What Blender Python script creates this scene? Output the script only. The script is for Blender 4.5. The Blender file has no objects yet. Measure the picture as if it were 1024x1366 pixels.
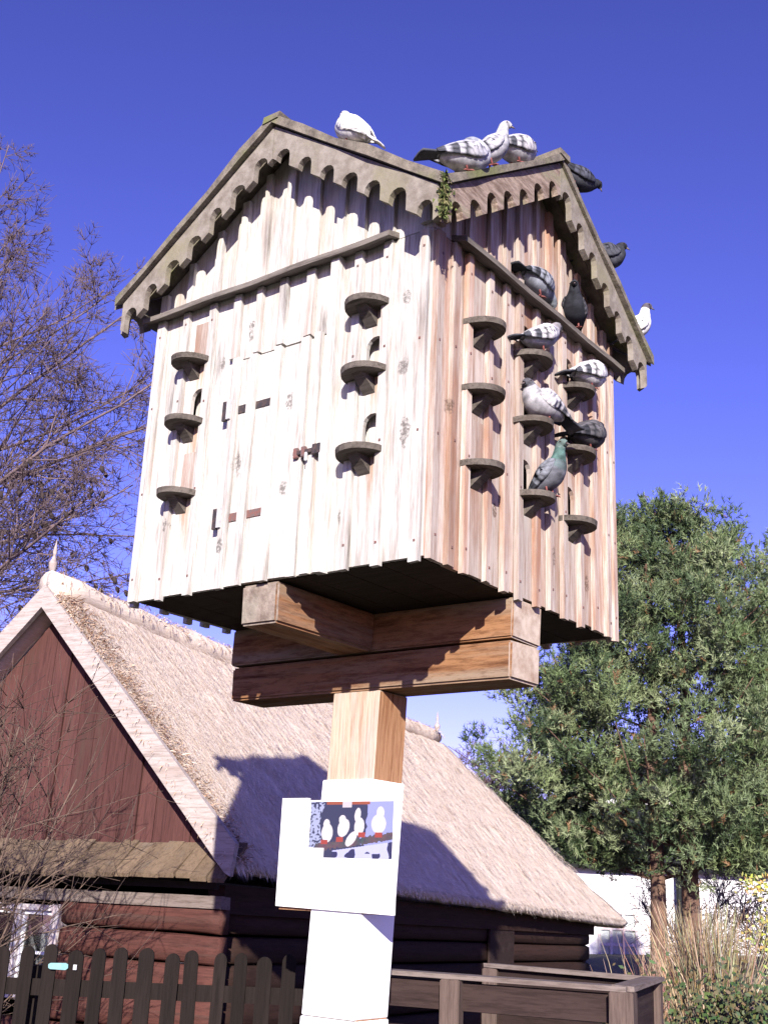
import bpy, bmesh, math, random
import numpy as np
from mathutils import Vector, Matrix, noise
from mathutils.geometry import tessellate_polygon
R = math.radians
rng = random.Random(7)
sc = bpy.context.scene
COL = sc.collection

# ------------------------------------------------------------------ camera, sky, sun, exposure
cam_d = bpy.data.cameras.new('camera'); cam = bpy.data.objects.new('camera', cam_d); COL.objects.link(cam)
sc.camera = cam
cam_d.sensor_fit = 'VERTICAL'; cam_d.sensor_height = 36.0; cam_d.lens = 1539.4 / 1366 * 36
cam_d.clip_start = 0.05; cam_d.clip_end = 3000
PITCH, ROLL = 0.3171, 0.04426
fw = Vector((0, math.cos(PITCH), math.sin(PITCH))); up0 = Vector((0, -math.sin(PITCH), math.cos(PITCH))); rt0 = Vector((1, 0, 0))
rt = math.cos(ROLL)*rt0 + math.sin(ROLL)*up0; up = -math.sin(ROLL)*rt0 + math.cos(ROLL)*up0
cm = Matrix((rt, up, -fw)).transposed().to_4x4(); cm.translation = (0, 0, 1.7)
cam.matrix_world = cm

SUN_E, SUN_AZ = R(21.4), R(-1.0)
sun_dir = Vector((-math.sin(SUN_AZ)*math.cos(SUN_E), math.cos(SUN_AZ)*math.cos(SUN_E), -math.sin(SUN_E)))
w = bpy.data.worlds.new('World'); sc.world = w; w.use_nodes = True
nt = w.node_tree; bg = nt.nodes['Background']
sky = nt.nodes.new('ShaderNodeTexSky'); sky.sky_type = 'NISHITA'; sky.sun_disc = False
sky.sun_elevation = SUN_E; sky.sun_rotation = math.pi - SUN_AZ
sky.air_density = 1.0; sky.dust_density = 0.15; sky.ozone_density = 4.0
mx = nt.nodes.new('ShaderNodeMix'); mx.data_type = 'RGBA'; mx.blend_type = 'MULTIPLY'; mx.inputs[0].default_value = 1
mx.inputs[7].default_value = (1.20, .67, 1.34, 1)          # cool violet white balance of the camera
gm = nt.nodes.new('ShaderNodeGamma'); gm.inputs[1].default_value = 1.3; nt.links.new(sky.outputs[0], gm.inputs[0]); nt.links.new(gm.outputs[0], mx.inputs[6]); nt.links.new(mx.outputs[2], bg.inputs['Color'])
bg.inputs['Strength'].default_value = 0.05
sl = bpy.data.lights.new('sun', 'SUN'); so = bpy.data.objects.new('sun', sl); COL.objects.link(so)
sl.energy = 5.0; sl.angle = R(0.5); sl.color = (1.0, 0.925, 0.82)
so.rotation_euler = sun_dir.to_track_quat('-Z', 'Y').to_euler(); so.location = (0, -20, 30)
sc.view_settings.view_transform = 'Standard'; sc.view_settings.look = 'None'
sc.view_settings.gamma = 1; sc.view_settings.use_curve_mapping = False
sc.view_settings.exposure = 1.15

# ------------------------------------------------------------------ materials
def newmat(name):
    m = bpy.data.materials.new(name); m.use_nodes = True
    n = m.node_tree.nodes; l = m.node_tree.links
    return m, n, l, n['Principled BSDF']
def c4(c): return (c[0], c[1], c[2], 1)
def sc_(c, k=.82): return tuple(x*k for x in c)
def nz(n, l, vec, scale, detail=4, rough=.6):
    t = n.new('ShaderNodeTexNoise'); t.inputs['Scale'].default_value = scale; t.inputs['Detail'].default_value = detail
    t.inputs['Roughness'].default_value = rough; l.new(vec, t.inputs['Vector']); return t.outputs[0]
def ramp(n, l, x, a, b):
    t = n.new('ShaderNodeMapRange'); t.inputs[1].default_value = a; t.inputs[2].default_value = b; l.new(x, t.inputs[0]); return t.outputs[0]
def mix(n, l, f, a, b, mode='MIX'):
    t = n.new('ShaderNodeMix'); t.data_type = 'RGBA'; t.blend_type = mode
    for s, v in ((0, f), (6, a), (7, b)):
        if hasattr(v, 'is_linked'): l.new(v, t.inputs[s])
        else: t.inputs[s].default_value = v if s == 0 else c4(v)
    return t.outputs[2]
def math_(n, l, op, a, b):
    t = n.new('ShaderNodeMath'); t.operation = op
    for s, v in ((0, a), (1, b)):
        if hasattr(v, 'is_linked'): l.new(v, t.inputs[s])
        else: t.inputs[s].default_value = v
    return t.outputs[0]
def vecs(n, l, stretch, space='Object'):
    tc = n.new('ShaderNodeTexCoord'); oi = n.new('ShaderNodeObjectInfo')
    src = tc.outputs['Object']
    mp = n.new('ShaderNodeMapping'); mp.inputs['Scale'].default_value = stretch
    l.new(src, mp.inputs['Vector'])
    cb = n.new('ShaderNodeCombineXYZ'); mu = math_(n, l, 'MULTIPLY', oi.outputs['Random'], 61.0)
    for i in range(3): l.new(mu, cb.inputs[i])
    ad = n.new('ShaderNodeVectorMath'); ad.operation = 'ADD'; l.new(mp.outputs[0], ad.inputs[0]); l.new(cb.outputs[0], ad.inputs[1])
    return ad.outputs[0], oi.outputs['Random'], src
def bump(n, l, b, h, strength, dist):
    t = n.new('ShaderNodeBump'); t.inputs['Strength'].default_value = strength; t.inputs['Distance'].default_value = dist
    l.new(h, t.inputs['Height']); l.new(t.outputs[0], b.inputs['Normal'])
def wood(name, base, dark, accent, acc=(.55, .7), stretch=(26, 26, 1.6), knots=0.0, var=.25, rough=.8, bst=.5, spots=(), runs=()):
    m, n, l, b = newmat(name); base, dark, accent = sc_(base), sc_(dark), sc_(accent)
    v, rnd, src = vecs(n, l, stretch)
    g = nz(n, l, v, 1.6, 8, .72)
    v2n = n.new('ShaderNodeMapping'); v2n.inputs['Scale'].default_value = (.28, .28, .55); l.new(v, v2n.inputs['Vector'])
    s = nz(n, l, v2n.outputs[0], 1.0, 5, .62)
    c = mix(n, l, ramp(n, l, g, .47, .66), base, dark)
    c = mix(n, l, ramp(n, l, s, acc[0], acc[1]), c, accent)
    v4 = n.new('ShaderNodeMapping'); v4.inputs['Scale'].default_value = (2.7, 2.7, 1.6); l.new(v, v4.inputs['Vector'])
    fg = ramp(n, l, nz(n, l, v4.outputs[0], 1.9, 4, .7), .50, .62)
    c = mix(n, l, math_(n, l, 'MULTIPLY', fg, .42), c, [x*.72 for x in dark])
    if knots:
        v3 = n.new('ShaderNodeMapping'); v3.inputs['Scale'].default_value = (.2, .2, 1.1); l.new(v, v3.inputs['Vector'])
        vo = n.new('ShaderNodeTexVoronoi'); vo.inputs['Scale'].default_value = .75; l.new(v3.outputs[0], vo.inputs['Vector'])
        k = math_(n, l, 'MULTIPLY', ramp(n, l, vo.outputs['Distance'], .30, .07), ramp(n, l, g, .3, .6))
        c = mix(n, l, math_(n, l, 'MULTIPLY', k, knots), c, [x*.45 for x in dark])
    if spots or runs:
        sx = n.new('ShaderNodeSeparateXYZ'); l.new(src, sx.inputs[0]); wob = math_(n, l, 'SUBTRACT', nz(n, l, src, 14, 4), .5)
        tot = None
        for (kx, kz, r_) in spots:
            dx = math_(n, l, 'MULTIPLY', math_(n, l, 'SUBTRACT', sx.outputs[0], kx), 1/r_); dz = math_(n, l, 'MULTIPLY', math_(n, l, 'SUBTRACT', sx.outputs[2], kz), .45/r_)
            d2 = math_(n, l, 'ADD', math_(n, l, 'MULTIPLY', dx, dx), math_(n, l, 'MULTIPLY', dz, dz))
            f = ramp(n, l, math_(n, l, 'ADD', d2, math_(n, l, 'MULTIPLY', wob, 3.6)), .95, .35)
            tot = f if tot is None else math_(n, l, 'MAXIMUM', tot, f)
        if tot is not None: c = mix(n, l, math_(n, l, 'MULTIPLY', math_(n, l, 'MULTIPLY', tot, .85), ramp(n, l, nz(n, l, src, 70, 4), .36, .55)), c, sc_(dark, .42))
        for (kx, z0, z1, w_, col) in runs:
            fx = ramp(n, l, math_(n, l, 'ABSOLUTE', math_(n, l, 'ADD', math_(n, l, 'SUBTRACT', sx.outputs[0], kx), math_(n, l, 'MULTIPLY', wob, .05)), 0), w_, w_*.25)
            fz = math_(n, l, 'MULTIPLY', ramp(n, l, sx.outputs[2], z0, z1), ramp(n, l, sx.outputs[2], z1+.03, z1))
            c = mix(n, l, math_(n, l, 'MULTIPLY', math_(n, l, 'MULTIPLY', fx, fz), ramp(n, l, g, .35, .6)), c, col)
    vr = ramp(n, l, rnd, 0, 1); sh = math_(n, l, 'ADD', math_(n, l, 'MULTIPLY', vr, var), 1 - var)
    cb = n.new('ShaderNodeCombineColor'); [l.new(sh, cb.inputs[i]) for i in range(3)]
    c = mix(n, l, 1.0, c, cb.outputs[0], 'MULTIPLY')
    l.new(c, b.inputs['Base Color']); b.inputs['Roughness'].default_value = rough; b.inputs['Specular IOR Level'].default_value = .1
    bump(n, l, b, g, bst, .006)
    return m
def rough_mat(name, a, b_, scale=8, lo=.4, hi=.65, rough=.85, bs=.4, bd=.02, stretch=(1, 1, 1), third=None, spec=.3):
    m, n, l, b = newmat(name); a, b_ = sc_(a), sc_(b_); third = sc_(third) if third else None
    v, rnd, src = vecs(n, l, stretch)
    g = nz(n, l, v, scale, 8, .68)
    c = mix(n, l, ramp(n, l, g, lo, hi), a, b_)
    if third:
        c = mix(n, l, ramp(n, l, nz(n, l, v, scale*.23, 5, .6), .52, .66), c, third)
    l.new(c, b.inputs['Base Color']); b.inputs['Roughness'].default_value = rough; b.inputs['Specular IOR Level'].default_value = spec
    if bs: bump(n, l, b, g, bs, bd)
    return m
def attr_mat(name, rough=.7, nscale=60, namt=.3, spec=.3, trans=0):
    m, n, l, b = newmat(name)
    a = n.new('ShaderNodeAttribute'); a.attribute_name = 'Col'
    tc = n.new('ShaderNodeTexCoord'); g = nz(n, l, tc.outputs['Object'], nscale, 4, .6)
    sh = math_(n, l, 'ADD', math_(n, l, 'MULTIPLY', g, namt*2), 1-namt)
    cb = n.new('ShaderNodeCombineColor'); [l.new(sh, cb.inputs[i]) for i in range(3)]
    l.new(mix(n, l, 1.0, a.outputs['Color'], cb.outputs[0], 'MULTIPLY'), b.inputs['Base Color'])
    b.inputs['Roughness'].default_value = rough; b.inputs['Specular IOR Level'].default_value = spec
    return m
M = {}
M['grey'] = wood('weathered_silver_wood', (.66, .645, .615), (.37, .335, .31), (.47, .39, .34), acc=(.53, .72), knots=.9, var=.2,
  spots=[(.794, 4.086, .035), (.823, 3.729, .033), (-.223, 4.548, .03), (-.232, 3.771, .036), (.093, 4.058, .028), (.097, 3.57, .03), (.804, 4.452, .026), (.468, 3.374, .022), (-.288, 3.332, .022), (-.72, 3.5, .02), (-.42, 4.4, .022)],
  runs=[(-.60, 4.10, 4.44, .07, (.38, .22, .13)), (-.60, 3.70, 4.07, .06, (.40, .23, .14)), (-.60, 3.28, 3.66, .06, (.38, .22, .14)), (.63, 4.12, 4.44, .06, (.42, .29, .20)), (.63, 3.72, 4.08, .05, (.42, .28, .19)), (.63, 3.30, 3.66, .05, (.36, .22, .15))])
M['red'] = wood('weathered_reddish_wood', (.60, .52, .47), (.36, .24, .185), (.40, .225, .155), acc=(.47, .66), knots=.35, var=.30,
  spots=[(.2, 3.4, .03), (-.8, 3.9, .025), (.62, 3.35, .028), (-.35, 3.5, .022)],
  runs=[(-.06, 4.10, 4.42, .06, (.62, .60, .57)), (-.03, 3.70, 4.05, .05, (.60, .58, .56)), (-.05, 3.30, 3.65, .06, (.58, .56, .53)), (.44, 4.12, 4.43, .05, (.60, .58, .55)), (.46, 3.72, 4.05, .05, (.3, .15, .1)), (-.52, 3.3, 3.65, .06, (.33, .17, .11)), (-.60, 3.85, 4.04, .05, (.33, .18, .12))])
M['pale_end'] = wood('gable_wood', (.58, .50, .45), (.36, .26, .21), (.40, .24, .17), acc=(.5, .68), var=.3)
M['trim'] = wood('grey_trim_wood', (.23, .205, .185), (.10, .085, .075), (.16, .135, .12), var=.2, stretch=(2, 26, 26))
M['perch'] = wood('dark_perch_wood', (.15, .13, .115), (.06, .05, .043), (.10, .083, .07), var=.25, stretch=(2, 20, 20))
M['barge'] = rough_mat('lichened_grey_board', (.285, .255, .225), (.17, .145, .12), 13, .40, .64, bs=.6, bd=.012, third=(.225, .205, .145))
M['barge2'] = rough_mat('streaky_brown_board', (.34, .265, .22), (.15, .105, .08), 7, .40, .60, bs=.6, bd=.012, third=(.24, .22, .15), stretch=(1.2, 5, 5))
M['roofb'] = rough_mat('mossy_roof_board', (.24, .21, .17), (.10, .085, .07), 14, .36, .66, bs=.7, bd=.02, third=(.16, .17, .07))
M['beam'] = wood('orange_brown_beam', (.36, .185, .092), (.12, .048, .024), (.34, .25, .18), acc=(.48, .64), stretch=(1.6, 15, 15), var=.25, bst=1.0)
M['beamy'] = wood('orange_brown_beam_lengthwise', (.30, .15, .08), (.11, .046, .025), (.28, .205, .15), acc=(.48, .64), stretch=(15, 1.6, 15), var=.2, bst=1.0)
M['beamend'] = rough_mat('grey_end_grain', (.36, .30, .25), (.17, .13, .105), 16, .36, .62, bs=.8, bd=.015, third=(.26, .235, .19))
M['beamend2'] = rough_mat('cream_end_grain', (.56, .47, .39), (.32, .225, .165), 12, .38, .68, bs=.5, bd=.012)
M['post'] = wood('tan_post', (.56, .44, .34), (.36, .22, .14), (.46, .40, .36), acc=(.5, .7), stretch=(24, 24, 1.4), var=.05)
M['postred'] = wood('tan_post_shade_side', (.42, .235, .13), (.22, .095, .045), (.34, .19, .11), acc=(.5, .7), stretch=(24, 24, 1.4), var=.05)  # darker right face of the post: weaker sun put into the colour
M['floor'] = wood('shade_dark_underside', (.045, .032, .025), (.022, .016, .012), (.035, .025, .018), stretch=(2, 22, 22))  # near-black colour stands in for the shade beneath the box
M['white'] = rough_mat('white_paint', (1.0, 1.0, 1.0), (.96, .96, .97), 5, .4, .7, rough=.45, bs=.05)
M['iron'] = rough_mat('dark_iron', (.045, .04, .042), (.12, .075, .06), 40, .45, .7, rough=.5, bs=.2, bd=.003)
M['galv'] = rough_mat('dull_steel', (.55, .56, .58), (.38, .38, .40), 30, .4, .7, rough=.4, bs=.1)
M['rusty'] = rough_mat('rusty_steel', (.20, .09, .075), (.13, .11, .11), 40, .4, .65, rough=.7, bs=.2, bd=.003)
M['thatch'] = rough_mat('reed_thatch', (.80, .69, .60), (.62, .52, .435), 6, .38, .70, rough=.95, bs=.35, bd=.02, stretch=(9, 1.2, 9), third=(.67, .56, .47), spec=.1)
M['thatchedge'] = rough_mat('ragged_thatch_edge', (.36, .27, .20), (.19, .12, .08), 9, .36, .64, rough=.95, bs=.9, bd=.04, stretch=(4, 4, 4), spec=.1)
M['straw'] = attr_mat('straw', .9, 9, .25, .1)
M['rake'] = wood('pale_rake_board', (.47, .41, .395), (.29, .24, .22), (.36, .29, .265), stretch=(1.5, 20, 20), var=.08)
M['plank'] = wood('brown_painted_plank', (.115, .050, .046), (.068, .031, .029), (.10, .056, .048), var=.3)
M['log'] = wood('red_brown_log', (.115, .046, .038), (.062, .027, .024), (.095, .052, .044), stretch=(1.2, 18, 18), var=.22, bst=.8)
M['logside'] = wood('shade_dark_log', (.05, .027, .022), (.03, .017, .014), (.045, .028, .024), stretch=(18, 1.2, 18), var=.3)  # side logs darkened: eave shade put into their colour
M['pent'] = wood('tan_pent_board', (.20, .145, .10), (.12, .085, .06), (.17, .135, .105), stretch=(20, 2.0, 20), var=.25)
M['frame'] = rough_mat('flaking_window_paint', (.46, .36, .37), (.62, .60, .60), 16, .4, .6, rough=.6, bs=.2)
M['curtain'] = rough_mat('lace_curtain', (.80, .79, .80), (.50, .48, .50), 22, .42, .68, bs=.3, bd=.01)
M['dark'] = rough_mat('dark_room', (.03, .025, .025), (.02, .018, .018), 4)
M['picket'] = wood('dark_picket', (.017, .0125, .011), (.010, .0075, .007), (.025, .018, .016), var=.35)
M['rail'] = wood('worn_fence_board', (.050, .032, .030), (.027, .0175, .0165), (.070, .050, .045), stretch=(1.4, 20, 20), var=.3)
M['cap'] = wood('worn_cap_board', (.22, .18, .165), (.11, .083, .074), (.165, .128, .113), stretch=(1.4, 20, 20), var=.1)
M['fpost'] = wood('worn_fence_post', (.14, .102, .088), (.075, .052, .046), (.11, .08, .068), var=.15)
M['bark'] = rough_mat('pine_bark', (.20, .115, .08), (.07, .045, .037), 12, .38, .62, bs=.9, bd=.03, stretch=(1, 1, .3))
M['twig'] = rough_mat('purplish_twig_bark', (.19, .135, .145), (.10, .07, .078), 9, .4, .65, bs=.3, bd=.005)
M['bark2'] = rough_mat('dark_twig_bark', (.16, .11, .085), (.06, .04, .035), 9, .4, .65, bs=.3, bd=.005)
M['greybark'] = rough_mat('pale_bark', (.33, .29, .27), (.15, .115, .105), 9, .4, .65, bs=.5, bd=.01)
M['cone'] = rough_mat('dark_seed_cone', (.03, .02, .022), (.05, .035, .03), 60, .4, .6)
M['needle'] = attr_mat('pine_needle', .55, 3, .3, .35)
M['leaf'] = attr_mat('leaf', .55, 5, .25, .35)
M['plume'] = attr_mat('plumage', .85, 120, .45, .12)
M['beak'] = rough_mat('dark_beak', (.09, .075, .075), (.14, .11, .11), 50, bs=0, rough=.5)
M['pinkleg'] = rough_mat('red_pigeon_leg', (.24, .075, .065), (.16, .05, .05), 80, bs=.2, bd=.001, rough=.6)
M['eye'] = rough_mat('pigeon_eye', (.02, .012, .01), (.05, .02, .012), 80, bs=0, rough=.2)
M['print'] = attr_mat('photo_print', .35, 300, .04, .4)
M['caption'] = rough_mat('grey_ink', (.55, .54, .56), (.7, .69, .7), 90, bs=0, rough=.5)
M['plaster'] = rough_mat('whitewashed_plaster', (.80, .79, .81), (.66, .65, .69), 3, .4, .7, bs=.15, third=(.72, .70, .75))
M['tarroof'] = wood('black_tarred_plank', (.030, .034, .034), (.018, .02, .02), (.045, .052, .046), stretch=(1.2, 14, 14), var=.3)
M['slat'] = wood('mossy_roof_batten', (.075, .085, .075), (.04, .045, .042), (.10, .10, .088), stretch=(1.2, 14, 14), var=.3)
M['teal'] = rough_mat('pale_teal_enamel', (.20, .40, .41), (.15, .33, .35), 20, bs=.05, rough=.4)
M['moss'] = attr_mat('moss', .95, 40, .35, .1)
def glassmat():
    m, n, l, b = newmat('window_glass')
    out = n['Material Output']; t = n.new('ShaderNodeBsdfTransparent'); g = n.new('ShaderNodeBsdfGlossy'); g.inputs['Roughness'].default_value = .03
    f = n.new('ShaderNodeFresnel'); f.inputs[0].default_value = 1.5; ms = n.new('ShaderNodeMixShader')
    t.inputs[0].default_value = (.93, .95, .95, 1)
    l.new(f.outputs[0], ms.inputs[0]); l.new(t.outputs[0], ms.inputs[1]); l.new(g.outputs[0], ms.inputs[2]); l.new(ms.outputs[0], out.inputs['Surface'])
    return m
M['glass'] = glassmat()
def groundmat():
    m, n, l, b = newmat('winter_grass_ground')
    tc = n.new('ShaderNodeTexCoord'); p = tc.outputs['Object']
    g1 = nz(n, l, p, .35, 8, .65); g2 = nz(n, l, p, 9, 6, .7)
    c = mix(n, l, ramp(n, l, g1, .42, .6), (.045, .052, .02), (.07, .055, .034))
    c = mix(n, l, ramp(n, l, g2, .42, .66), c, (.03, .03, .016))
    l.new(c, b.inputs['Base Color']); b.inputs['Roughness'].default_value = .95; bump(n, l, b, g2, .8, .06)
    return m
M['ground'] = groundmat()

# ------------------------------------------------------------------ helpers
def link(name, me, parent=None, mats=None, smooth=False):
    o = bpy.data.objects.new(name, me); COL.objects.link(o)
    if mats:
        for m in (mats if isinstance(mats, (list, tuple)) else [mats]): me.materials.append(M[m] if isinstance(m, str) else m)
    if parent: o.parent = parent
    if smooth: me.polygons.foreach_set('use_smooth', [True]*len(me.polygons))
    return o
def obj(name, bm, mats, parent=None, smooth=False):
    me = bpy.data.meshes.new(name); bmesh.ops.recalc_face_normals(bm, faces=bm.faces); bm.to_mesh(me); bm.free()
    return link(name, me, parent, mats, smooth)
def tag(o, label=None, cat=None, group=None, kind=None):
    if label: o['label'] = label
    if cat: o['category'] = cat
    if group: o['group'] = group
    if kind: o['kind'] = kind
    return o
def thing(name, label, cat, loc=(0, 0, 0), rz=0, group=None):
    o = bpy.data.objects.new(name, None); COL.objects.link(o); o.location = loc; o.rotation_euler = (0, 0, rz); o.empty_display_size = .1
    return tag(o, label, cat, group)
def box(bm, x0, x1, y0, y1, z0, z1, j=0.0, bev=0, mi=0, M4=None):
    c = [(x0, y0, z0), (x1, y0, z0), (x1, y1, z0), (x0, y1, z0), (x0, y0, z1), (x1, y0, z1), (x1, y1, z1), (x0, y1, z1)]
    vs = []
    for p in c:
        p = Vector(p) + Vector((rng.uniform(-j, j), rng.uniform(-j, j)*.4, rng.uniform(-j, j)))
        vs.append(bm.verts.new(M4 @ p if M4 else p))
    fs = [bm.faces.new([vs[i] for i in f]) for f in ((0, 3, 2, 1), (4, 5, 6, 7), (0, 1, 5, 4), (1, 2, 6, 5), (2, 3, 7, 6), (3, 0, 4, 7))]
    for f in fs: f.material_index = mi
    if bev:
        es = list({e for f in fs for e in f.edges}); bmesh.ops.bevel(bm, geom=es, offset=bev, segments=2, affect='EDGES')
    return fs
def boxobj(name, dims, mat, parent=None, j=0, bev=0):
    bm = bmesh.new(); box(bm, *dims, j=j, bev=bev); return obj(name, bm, mat, parent)
def prism(bm, loops, y0, y1, mi=0):
    """polygon with holes in the XZ plane, extruded from y0 to y1"""
    flat = [p for lp in loops for p in lp]
    tris = tessellate_polygon([[Vector((p[0], p[1], 0)) for p in lp] for lp in loops])
    va = [bm.verts.new((p[0], y0, p[1])) for p in flat]; vb = [bm.verts.new((p[0], y1, p[1])) for p in flat]
    for t in tris:
        for vv in (va, vb):
            try: bm.faces.new([vv[i] for i in t]).material_index = mi
            except ValueError: pass
    k = 0
    for lp in loops:
        for i in range(len(lp)):
            a, b = k+i, k+(i+1) % len(lp)
            bm.faces.new((va[a], va[b], vb[b], vb[a])).material_index = mi
        k += len(lp)
def pydata(name, V, F, mats, parent=None, smooth=False, col=None):
    me = bpy.data.meshes.new(name); me.from_pydata(V, [], F)
    if col is not None:
        a = me.color_attributes.new('Col', 'FLOAT_COLOR', 'POINT')
        a.data.foreach_set('color', np.concatenate([np.asarray(col, dtype=np.float32).reshape(-1, 3), np.ones((len(V), 1), np.float32)], 1).ravel())
    me.update(); return link(name, me, parent, mats, smooth)
class Tubes:
    def __init__(s): s.V = []; s.F = []
    def add(s, pts, rad, n=5):
        b = len(s.V); k = len(pts)
        for i, p in enumerate(pts):
            d = (pts[min(i+1, k-1)] - pts[max(i-1, 0)])
            d = d.normalized() if d.length > 1e-9 else Vector((0, 0, 1))
            a = d.orthogonal().normalized(); c = d.cross(a)
            for q in range(n):
                t = 2*math.pi*q/n; s.V.append(tuple(p + (a*math.cos(t) + c*math.sin(t))*rad[i]))
        for i in range(k-1):
            for q in range(n):
                q2 = (q+1) % n; s.F.append((b+i*n+q, b+i*n+q2, b+(i+1)*n+q2, b+(i+1)*n+q))
        s.F.append(tuple(b+(k-1)*n+q for q in range(n))); s.F.append(tuple(b+q for q in reversed(range(n))))
    def build(s, name, mat, parent, smooth=True): return pydata(name, s.V, s.F, mat, parent, smooth)

# ------------------------------------------------------------------ ground
bm = bmesh.new(); bmesh.ops.create_grid(bm, x_segments=60, y_segments=60, size=900)
for v in bm.verts:
    v.co.z = 0 if v.co.length < 60 else noise.noise(v.co*.006)*4 - 1
tag(obj('ground', bm, 'ground', None, True), kind='structure')

# ------------------------------------------------------------------ dovecote
CX, CY, YAW, BZ = 0.0, 6.248, -R(37.226), 3.119
ZP, SL, OV = 5.64, .70, 1.10          # roof ridge height (under the covering), slope, half width with overhang
H = .95
dove = thing('dovecote', 'large wooden dovecote with cross gabled roof and perches raised on a tall post', 'dovecote', (CX, CY, 0), YAW)
def wallpart(o, k): o.rotation_euler = (0, 0, k*math.pi/2); return o
def arch(cx, z0, wd, ht, n=7):
    p = [(cx-wd/2, z0), (cx+wd/2, z0)]
    r = wd/2
    for i in range(n+1):
        t = math.pi*i/n; p.append((cx + r*math.cos(t), z0+ht-r + r*math.sin(t)))
    return p
L_BAT = [-.925, -.72, -.51, -.325, -.16, 0.01, .20, .380, .515, .70, .915]
R_BAT = [-.915, -.775, -.65, -.45, -.29, -.15, .03, .18, .33, .52, .69, .85, .93]
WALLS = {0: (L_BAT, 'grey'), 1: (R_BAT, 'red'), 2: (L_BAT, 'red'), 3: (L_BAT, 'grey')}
# openings: wall -> list of (centre along wall, bottom height, open?)
HOLES = {0: [(-.585, 4.10, 1), (.625, 4.10, 1), (.625, 3.69, 1), (-.585, 3.69, 0), (-.585, 4.47, 0)],
         1: [(-.06, 4.455, 1), (-.06, 4.07, 1), (-.06, 3.68, 1), (.425, 4.46, 1), (.425, 4.07, 1), (.425, 3.68, 1), (-.55, 3.69, 0), (-.55, 4.07, 0)]}
DX0, DX1, DZ = -.315, .335, BZ+1.255      # the door in wall 0
ZT = BZ + 1.668
for k, (bat, mt) in WALLS.items():
    edges = [-H] + bat[1:-1] + [H]
    for i in range(len(edges)-1):
        a, b = edges[i]+.0015, edges[i+1]-.0015
        z0 = BZ + rng.uniform(-.008, .008)
        if k == 0 and a > DX0-.02 and b < DX1+.045: z0 = DZ+.012
        loops = [[(a, z0), (b, z0), (b, ZT), (a, ZT)]]
        if k == 0 and z0 > DZ and b > .3: loops = [[(a, z0), (.352, z0), (.352, BZ), (b, BZ), (b, ZT), (a, ZT)]]
        for hx, hz, op in HOLES.get(k, []):
            if a < hx < b and op: loops.append(arch(hx, hz, .115, .185))
        bm = bmesh.new(); yj = rng.uniform(-.003, .003); prism(bm, loops, -H+yj, -H+.024+yj)
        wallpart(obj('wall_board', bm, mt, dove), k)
        # gable board above the drip rail, cut to the roof slope
        ta, tb = ZP-.02-SL*abs(a), ZP-.02-SL*abs(b)
        poly = [(a, ZT+.004), (b, ZT+.004), (b, tb)] + ([(0, ZP-.02)] if a < 0 < b else []) + [(a, ta)]
        bm = bmesh.new(); prism(bm, [poly], -H+yj, -H+.024+yj)
        wallpart(obj('gable_board', bm, 'grey' if k in (0, 3) else 'red', dove), k)
    for i, x in enumerate(bat):
        wd = rng.uniform(.040, .056); z0 = BZ - rng.uniform(.008, .03)
        if k == 0 and DX0-.03 < x < DX1+.015: z0 = DZ+.014
        wallpart(boxobj('batten', (x-wd/2, x+wd/2, -H-(.058 if k == 0 and abs(x-.38) < .02 else .032), -H-.003, z0, ZT-.012), mt, dove, j=.003), k)
        top = ZP-.03-SL*(abs(x)+wd/2)
        if top - ZT > .08:
            wallpart(boxobj('gable_batten', (x-wd/2, x+wd/2, -H-.030, -H-.003, ZT+.03, top), 'grey' if k in (0, 3) else 'red', dove, j=.003), k)
# nest compartments behind the open holes, hatches over the closed ones
for k, hs in HOLES.items():
    for hx, hz, op in hs:
        if op:
            bm = bmesh.new(); box(bm, hx-.10, hx+.10, -H+.075, -H+.09, hz-.05, hz+.24); box(bm, hx-.10, hx+.10, -H+.026, -H+.075, hz-.05, hz-.035)
            wallpart(obj('nest_back', bm, 'grey' if k == 0 else 'red', dove), k)
        else:
            wallpart(boxobj('hatch', (hx-.065, hx+.065, -H-.012, -H-.004, hz-.01, hz+.215), 'pale_end', dove, j=.002), k)
for k in (0, 1):
    bm = bmesh.new()
    for x in WALLS[k][0]:
        if k == 0 and DX0-.03 < x < DX1+.06: continue
        for z in (BZ+.09, BZ+.58, BZ+1.08, BZ+1.56):
            xx, zz = x+rng.uniform(-.006, .006), z+rng.uniform(-.03, .03); box(bm, xx-.0055, xx+.0055, -H-.035, -H-.030, zz-.0055, zz+.0055)
    tag(wallpart(obj('nail_heads', bm, 'rusty', dove), k), kind='stuff')
# perches: half round shelves
def perch_mesh():
    bm = bmesh.new(); r, d, t, n = .128, .155, .030, 12
    top = [(-r, 0)] + [(r*math.cos(math.pi+math.pi*i/n), d*math.sin(math.pi+math.pi*i/n)) for i in range(1, n)] + [(r, 0)]
    a = [bm.verts.new((x, y, 0)) for x, y in top]; b = [bm.verts.new((x*.99, y*.98, -t)) for x, y in top]
    bm.faces.new(a); bm.faces.new(list(reversed(b)))
    for i in range(len(a)): j = (i+1) % len(a); bm.faces.new((a[i], b[i], b[j], a[j]))
    # dark wedge added under the shelf to deepen its shadow
    w_ = [bm.verts.new(p) for p in ((-.035, 0, -t), (.035, 0, -t), (.03, -.10, -t), (-.03, -.10, -t), (-.035, 0, -t-.08), (.035, 0, -t-.08))]
    for f in ((0, 1, 2, 3), (0, 4, 5, 1), (3, 2, 5, 4), (0, 3, 4), (1, 5, 2)): bm.faces.new([w_[i] for i in f])
    return bm
pm = obj('perch', perch_mesh(), 'perch', dove)
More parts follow.
